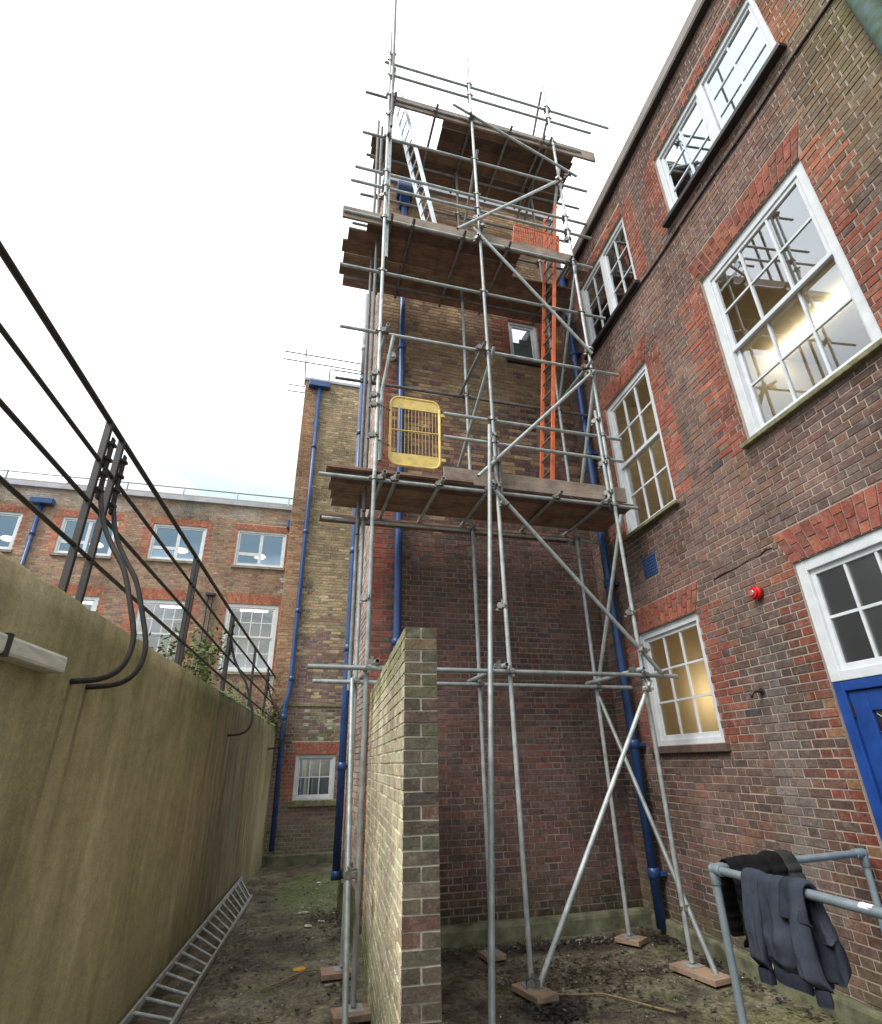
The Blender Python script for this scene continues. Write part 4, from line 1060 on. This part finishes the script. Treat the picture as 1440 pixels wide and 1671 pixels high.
for i in range(6): Fs.append((2*i, 2*i+2, 2*i+3, 2*i+1))
mesh_obj('label_sticker', Vs, Fs, STICKER, hr)
# steel bolt stub
tube('bolt', (3.9, 2.9, 1.0), (4.1, 2.9, 1.0), .02, SILVER, hr, False) if False else None

def cloth_mat(name, a, b, sc=240):
    m, n, p = new_mat(name)
    z = noise_node(n, 9, 5, .6, None, 'World'); z2 = noise_node(n, sc, 3, .7, None, 'World')
    c = ramp(n, z, [(.3, a), (.7, b)]); c = mixc(n, .7, c, ramp(n, z2, [(.35, .7), (.7, 1.3)]), 'MULTIPLY')
    n.links.new(c, p.inputs['Base Color']); p.inputs['Roughness'].default_value = .95; p.inputs['Specular IOR Level'].default_value = .1
    p.inputs['Sheen Weight'].default_value = 0
    bump(n, p, z2, .4, .002); return m
NAVY = cloth_mat('faded_navy_jersey', (.030, .036, .050), (.046, .053, .071))
NAVYD = cloth_mat('navy_rib', (.019, .023, .034), (.030, .035, .048))
BLKP = cloth_mat('black_padded_nylon', (.006, .006, .006), (.012, .012, .013), 60)
def drape(name, P0, dirv, t0, t1, front, back, mat, parent, side=1, w_bot=1.0, thick=.02, fold=.012, nf=3, shift=0.0, seed=0, cuff=None, ns=26, nt=22, puff=0):
    """closed flat sleeve of cloth hung over a tube: section along the tube, swept over it"""
    up = Vector((0, 0, 1)); out = Vector((-dirv.y, dirv.x, 0))*side
    path = []
    RB = RR+.006
    nb = ns
    for i in range(ns+1):
        s = i/ns; path.append(('b', back*(1-s)))
    for i in range(1, 8):
        path.append(('a', math.pi*i/8))
    for i in range(ns+1):
        s = i/ns; path.append(('f', front*s))
    V = []; F = []; m = 2*nt
    for k, (kind, val) in enumerate(path):
        if kind == 'b': base = P0+out*-RB+up*-val; nrm = -out; dep = val; fr_ = val/max(back, .01)
        elif kind == 'a': base = P0+out*(-math.cos(val)*RB)+up*(math.sin(val)*RB); nrm = (out*-math.cos(val)+up*math.sin(val)); dep = 0; fr_ = 0
        else: base = P0+out*RB+up*-val; nrm = out; dep = val; fr_ = val/max(front, .01)
        endt = 1.0 if kind == 'a' else min(1, (1-fr_)*7+.12)
        amp = fold*min(1, .25+dep*3.2)
        gath = .93+(w_bot-.93)*fr_
        for j in range(m):
            a = 2*math.pi*j/m; cx = math.cos(a); sx = math.sin(a)
            tt = .5+.5*cx*gath
            t = t0+(t1-t0)*tt+shift*fr_*dep
            f = math.sin(tt*nf*2*math.pi+seed+dep*2.0)*amp+.6*amp*mnoise.noise(Vector((tt*5+seed, dep*9, seed)))*2
            if puff: f += puff*abs(math.sin(dep*math.pi/.055))
            th = thick*(.5+.9*min(1, dep*4))*endt
            V.append(base+dirv*t+nrm*(th*.5+sx*th*.5+f*(1 if kind != 'a' else .4)+.004*mnoise.noise(Vector((tt*14, dep*22, seed+3)))))
    nP = len(path)
    for i in range(nP-1):
        for j in range(m):
            F.append((i*m+j, i*m+(j+1) % m, (i+1)*m+(j+1) % m, (i+1)*m+j))
    F.append(tuple(range(m-1, -1, -1))); F.append(tuple((nP-1)*m+j for j in range(m)))
    o = mesh_obj(name, V, F, mat, parent, None, True)
    sb = o.modifiers.new('sub', 'SUBSURF'); sb.levels = 1; sb.render_levels = 1
    return o
sw = thing('sweatshirt', 'faded navy sweatshirt hung over the near handrail', 'clothing')
dA = (PA-P1).normalized()
drape('sleeve', P1, dA, .315, .465, .42, .16, NAVY, sw, side=-1, w_bot=.74, thick=.060, fold=.010, nf=1.0, shift=-.02, seed=1, ns=34)
drape('body', P1, dA, .42, .745, .385, .42, NAVY, sw, side=-1, w_bot=.92, thick=.045, fold=.022, nf=1.6, shift=.0, seed=2.2, ns=34, nt=30)
drape('sleeve', P1, dA, .67, .800, .40, .22, NAVY, sw, side=-1, w_bot=.80, thick=.075, fold=.010, nf=1.0, shift=.10, seed=4, ns=34)
drape('hood', P1, dA, .62, .79, .14, .38, NAVYD, sw, side=-1, w_bot=1.1, thick=.07, fold=.016, nf=1.3, shift=.10, seed=7)
for t, w_, z, sd in ((.385, .085, P1.z-.475, 1), (.585, .27, P1.z-.435, 2), (.775, .095, P1.z-.455, 3)):
    c = P1+dA*t; out = Vector((-dA.y, dA.x, 0))*-1
    V = []; n_ = 24
    for (dz, k) in ((.0, .96), (.008, 1.02), (.035, 1.04), (.06, 1.0), (.068, .9)):
        for j in range(n_):
            a = 2*math.pi*j/n_; V.append(c+dA*(w_/2*k*math.cos(a))+out*(.056+.028*k*math.sin(a)+.008*math.sin(a*3+sd)) + Vector((0, 0, z-c.z+dz)))
    F = [(i*n_+j, i*n_+(j+1) % n_, (i+1)*n_+(j+1) % n_, (i+1)*n_+j) for i in range(4) for j in range(n_)]+[tuple(range(n_))]
    mesh_obj('cuff' if sd != 2 else 'hem_band', V, F, NAVYD, sw, None, True)
jk = thing('padded_jacket', 'black padded jacket hung over the rail nearest the wall', 'clothing')
dB = (P2-P1).normalized()
drape('body', P1, dB, .08, .50, .42, .38, BLKP, jk, side=-1, w_bot=1.0, thick=.06, fold=.014, nf=1.4, seed=3, puff=.012, ns=40, nt=30)
drape('sleeve', P1, dB, .42, .58, .24, .34, BLKP, jk, side=-1, w_bot=.9, thick=.085, fold=.010, nf=1, seed=5, puff=.016, ns=34)
drape('sleeve', P1, dB, .55, .70, .20, .42, cloth_mat('dark_grey_nylon', (.022, .025, .023), (.038, .042, .038), 60), jk, side=-1, w_bot=.9, thick=.085, fold=.010, nf=1, seed=8, puff=.014, ns=34)

# ================================================================ SMALL THINGS ON THE GROUND
def chip(name, label, cat, x, y, sx, sy, h, rot, mat, z=0.0):
    n_ = 7; V = []; 
    rr = [random.uniform(.75, 1.1) for _ in range(n_)]
    for zz, k in ((0, 1.0), (h, .88)):
        for i in range(n_):
            a = 2*math.pi*i/n_; V.append((sx/2*rr[i]*k*math.cos(a), sy/2*rr[i]*k*math.sin(a), zz))
    F = [tuple(range(n_-1, -1, -1)), tuple(range(n_, 2*n_))]+[(i, (i+1) % n_, n_+(i+1) % n_, n_+i) for i in range(n_)]
    o = mesh_obj(name, V, F, mat, None, Matrix.Translation((x, y, z+.001)) @ Matrix.Rotation(rot, 4, 'Z')); tag(o, label, cat); return o
chip('plaster_scrap', 'long white scrap on the alley floor, left of the dark leaf clump', 'debris', -.05, 9.16, .17, .045, .012, .1, PALE)
chip('plaster_scrap', 'squarish white scrap on the alley floor nearest the leaf clump', 'debris', .02, 8.45, .12, .09, .012, -.5, PALE)
chip('plaster_scrap', 'small white scrap right of the squarish one in the alley', 'debris', .20, 8.62, .085, .04, .012, .0, PALE)
chip('plaster_scrap', 'pale scrap by the foot of the alley drainpipe', 'debris', .16, 11.2, .12, .05, .012, .4, PALE)
chip('plaster_scrap', 'pinkish scrap in the alley near the sole boards', 'debris', .24, 6.35, .09, .035, .01, .1, PADM)
chip('plaster_scrap', 'white fragment beside the tilted sole board in the corner', 'debris', 3.52, 6.73, .06, .05, .03, .1, PALE)
chip('plaster_scrap', 'flat white fragment near the back kerb', 'debris', 2.99, 7.0, .12, .035, .01, .2, PALE)
chip('fallen_leaf', 'yellow leaf lying on the alley floor', 'leaf', -.03, 6.87, .15, .12, .006, .3, LEAFY)
tg = sweep('twig', [(2.13, 5.58, .015), (2.35, 5.53, .012), (2.52, 5.49, .016), (2.64, 5.34, .014), (2.76, 5.18, .012), (2.89, 5.01, .012)], .008, TWIG, None, 6); tag(tg, 'long bent twig on the yard floor right of the centre standard', 'twig')
tg = sweep('twig', [(-.36, 6.36, .012), (-.2, 6.5, .014), (.0, 6.75, .014), (.15, 6.75, .012)], .007, TWIG, None, 6); tag(tg, 'curved twig touching the yellow leaf in the alley', 'twig')
tg = sweep('twig', [(-.62, 5.75, .012), (-.45, 5.62, .014), (-.2, 5.66, .012)], .006, TWIG, None, 6); tag(tg, 'short dark twig nearest the ladder in the alley', 'twig')
V = []; F = []
def litter(cx, cy, sx, sy, n, s0=.012, s1=.035, mat=None):
    for _ in range(n):
        x = random.gauss(cx, sx); y = random.gauss(cy, sy); s = random.uniform(s0, s1); a = random.random()*6.28; h = random.uniform(.003, .022)
        k = len(V); d1 = Vector((math.cos(a), math.sin(a), random.uniform(-.3, .3)))*s; d2 = Vector((-math.sin(a), math.cos(a), random.uniform(-.3, .3)))*s*.6
        c = Vector((x, y, h)); V.extend([c-d1, c-d2, c+d1*.9, c+d2]); F.append((k, k+1, k+2, k+3))
litter(2.0, 5.35, .16, .16, 260); litter(2.5, 6.0, .35, .25, 260); litter(3.9, 6.75, .12, .12, 120); litter(.22, 8.85, .12, .18, 140); litter(-.75, 7.5, .12, .9, 260); litter(.35, 5.9, .06, .5, 120)
litter(2.8, 6.9, .8, .10, 320); litter(3.9, 5.6, .06, .8, 160); litter(-1.0, 9.5, .08, 1.6, 160); litter(.45, 8.3, .06, .6, 140); litter(2.6, 4.9, .7, .4, 160, .006, .02); litter(3.5, 6.2, .5, .5, 160, .006, .02); litter(0, 8, .4, 2.2, 300, .005, .014)
o = mesh_obj('leaf_litter', V, F, LITTER); o['kind'] = 'stuff'
V = []; F = []
litter(2.9, 6.0, .8, .8, 260, .003, .010); litter(0, 7.5, .4, 2.0, 330, .003, .010); litter(.1, 9.5, .3, 1.2, 40, .006, .02)
o = mesh_obj('pale_grit', V, F, PALE); o['kind'] = 'stuff'

V = []; F = []
def rubble(cx, cy, sx, sy, n):
    for _ in range(n):
        x = random.gauss(cx, sx); y = random.gauss(cy, sy); s_ = random.uniform(.005, .020); a = random.random()*3
        if x > 3.98 or (.45 < x < .85 and y < 7.4) or x < -1.2: continue
        m_ = Matrix.Translation((x, y, s_*.3)) @ Matrix.Rotation(a, 4, 'Z') @ Matrix.Rotation(random.uniform(-.5, .5), 4, 'X')
        k = len(V); V.extend([m_ @ Vector((px*s_*random.uniform(.5, 1.2), py*s_*random.uniform(.4, 1.0), pz*s_*random.uniform(.3, .7))) for px, py, pz in boxv(-1, 1, -1, 1, -1, 1)]); F.extend([tuple(i+k for i in f) for f in BF])
rubble(2.7, 6.2, .8, .7, 170); rubble(0, 7.5, .35, 1.8, 140); rubble(3.3, 5.0, .5, .6, 60); rubble(2.6, 7.0, .8, .06, 120)
o = mesh_obj('rubble', V, F, simple('broken_concrete', (.11, .10, .08), .85, 0, .7, 14, .4)); o['kind'] = 'stuff'

# ================================================================ PLANTS on the wall top
def plant(name, label, cat, s, off, z0, h, w, n, mat, leaf=.07, stems=5):
    t = thing(name, label, cat, ML @ Matrix.Translation((s, off, z0)))
    V = []; F = []
    tips = []
    for i in range(stems):
        a = random.random()*6.28; r_ = random.uniform(.2, .9)*w/2
        P = [(0, 0, 0), (r_*.3*math.cos(a), r_*.3*math.sin(a), h*.4), (r_*math.cos(a), r_*math.sin(a), h*random.uniform(.7, 1.0))]
        sweep('stem', P, .008, TWIG, t, 5); tips.append(P)
    for i in range(n):
        P = random.choice(tips); f = random.uniform(.25, 1.05); p = Vector(P[1]).lerp(Vector(P[2]), (f-.4)/.6) if f > .4 else Vector(P[0]).lerp(Vector(P[1]), f/.4)
        p += Vector((random.gauss(0, w*.10), random.gauss(0, w*.10), random.gauss(0, h*.06)))
        d = Vector((random.uniform(-1, 1), random.uniform(-1, 1), random.uniform(-.5, .7))).normalized()*leaf*random.uniform(.6, 1.2); s2 = d.cross(Vector((random.uniform(-1, 1), random.uniform(-1, 1), 1))).normalized()*leaf*.22
        k = len(V); V += [p, p+d*.5+s2, p+d, p+d*.5-s2]; F.append((k, k+1, k+2, k+3))
    mesh_obj('leaves', V, F, mat, t)
plant('buddleia', 'bright green shrub growing behind the railing below the far windows', 'plant', 2.9, .75, 2.3, 1.5, 1.1, 900, LEAFG, .10, 9)
plant('bush', 'low yellowish bush behind the railing right of the bright shrub', 'plant', 5.6, .8, 2.3, 1.0, 1.4, 700, LEAFG, .09, 8)
plant('ivy', 'dark ivy tangle at the far end of the retaining wall', 'plant', 7.3, .15, 1.95, 1.35, .7, 900, LEAFD, .06, 8)
plant('ivy', 'dark fern growing on the wall top by the last curved stay', 'plant', 6.1, .10, 2.45, .45, .5, 260, LEAFD, .05, 6)
# moss cushions on the coping
V = []; F = []
for _ in range(900):
    x = random.uniform(1.5, 7.6); y = random.uniform(-.01, .16); zz = 2.70-.0130*x
    s = random.uniform(.01, .03); k = len(V)
    V += [(x-s, y, zz), (x+s, y, zz), (x, y-s, zz+s*.9), (x, y+s, zz+s*.9)]; F += [(k, k+1, k+2), (k, k+1, k+3), (k, k+2, k+3), (k+1, k+2, k+3)]
o = mesh_obj('moss', V, F, LEAFG, rw); o['kind'] = 'stuff'
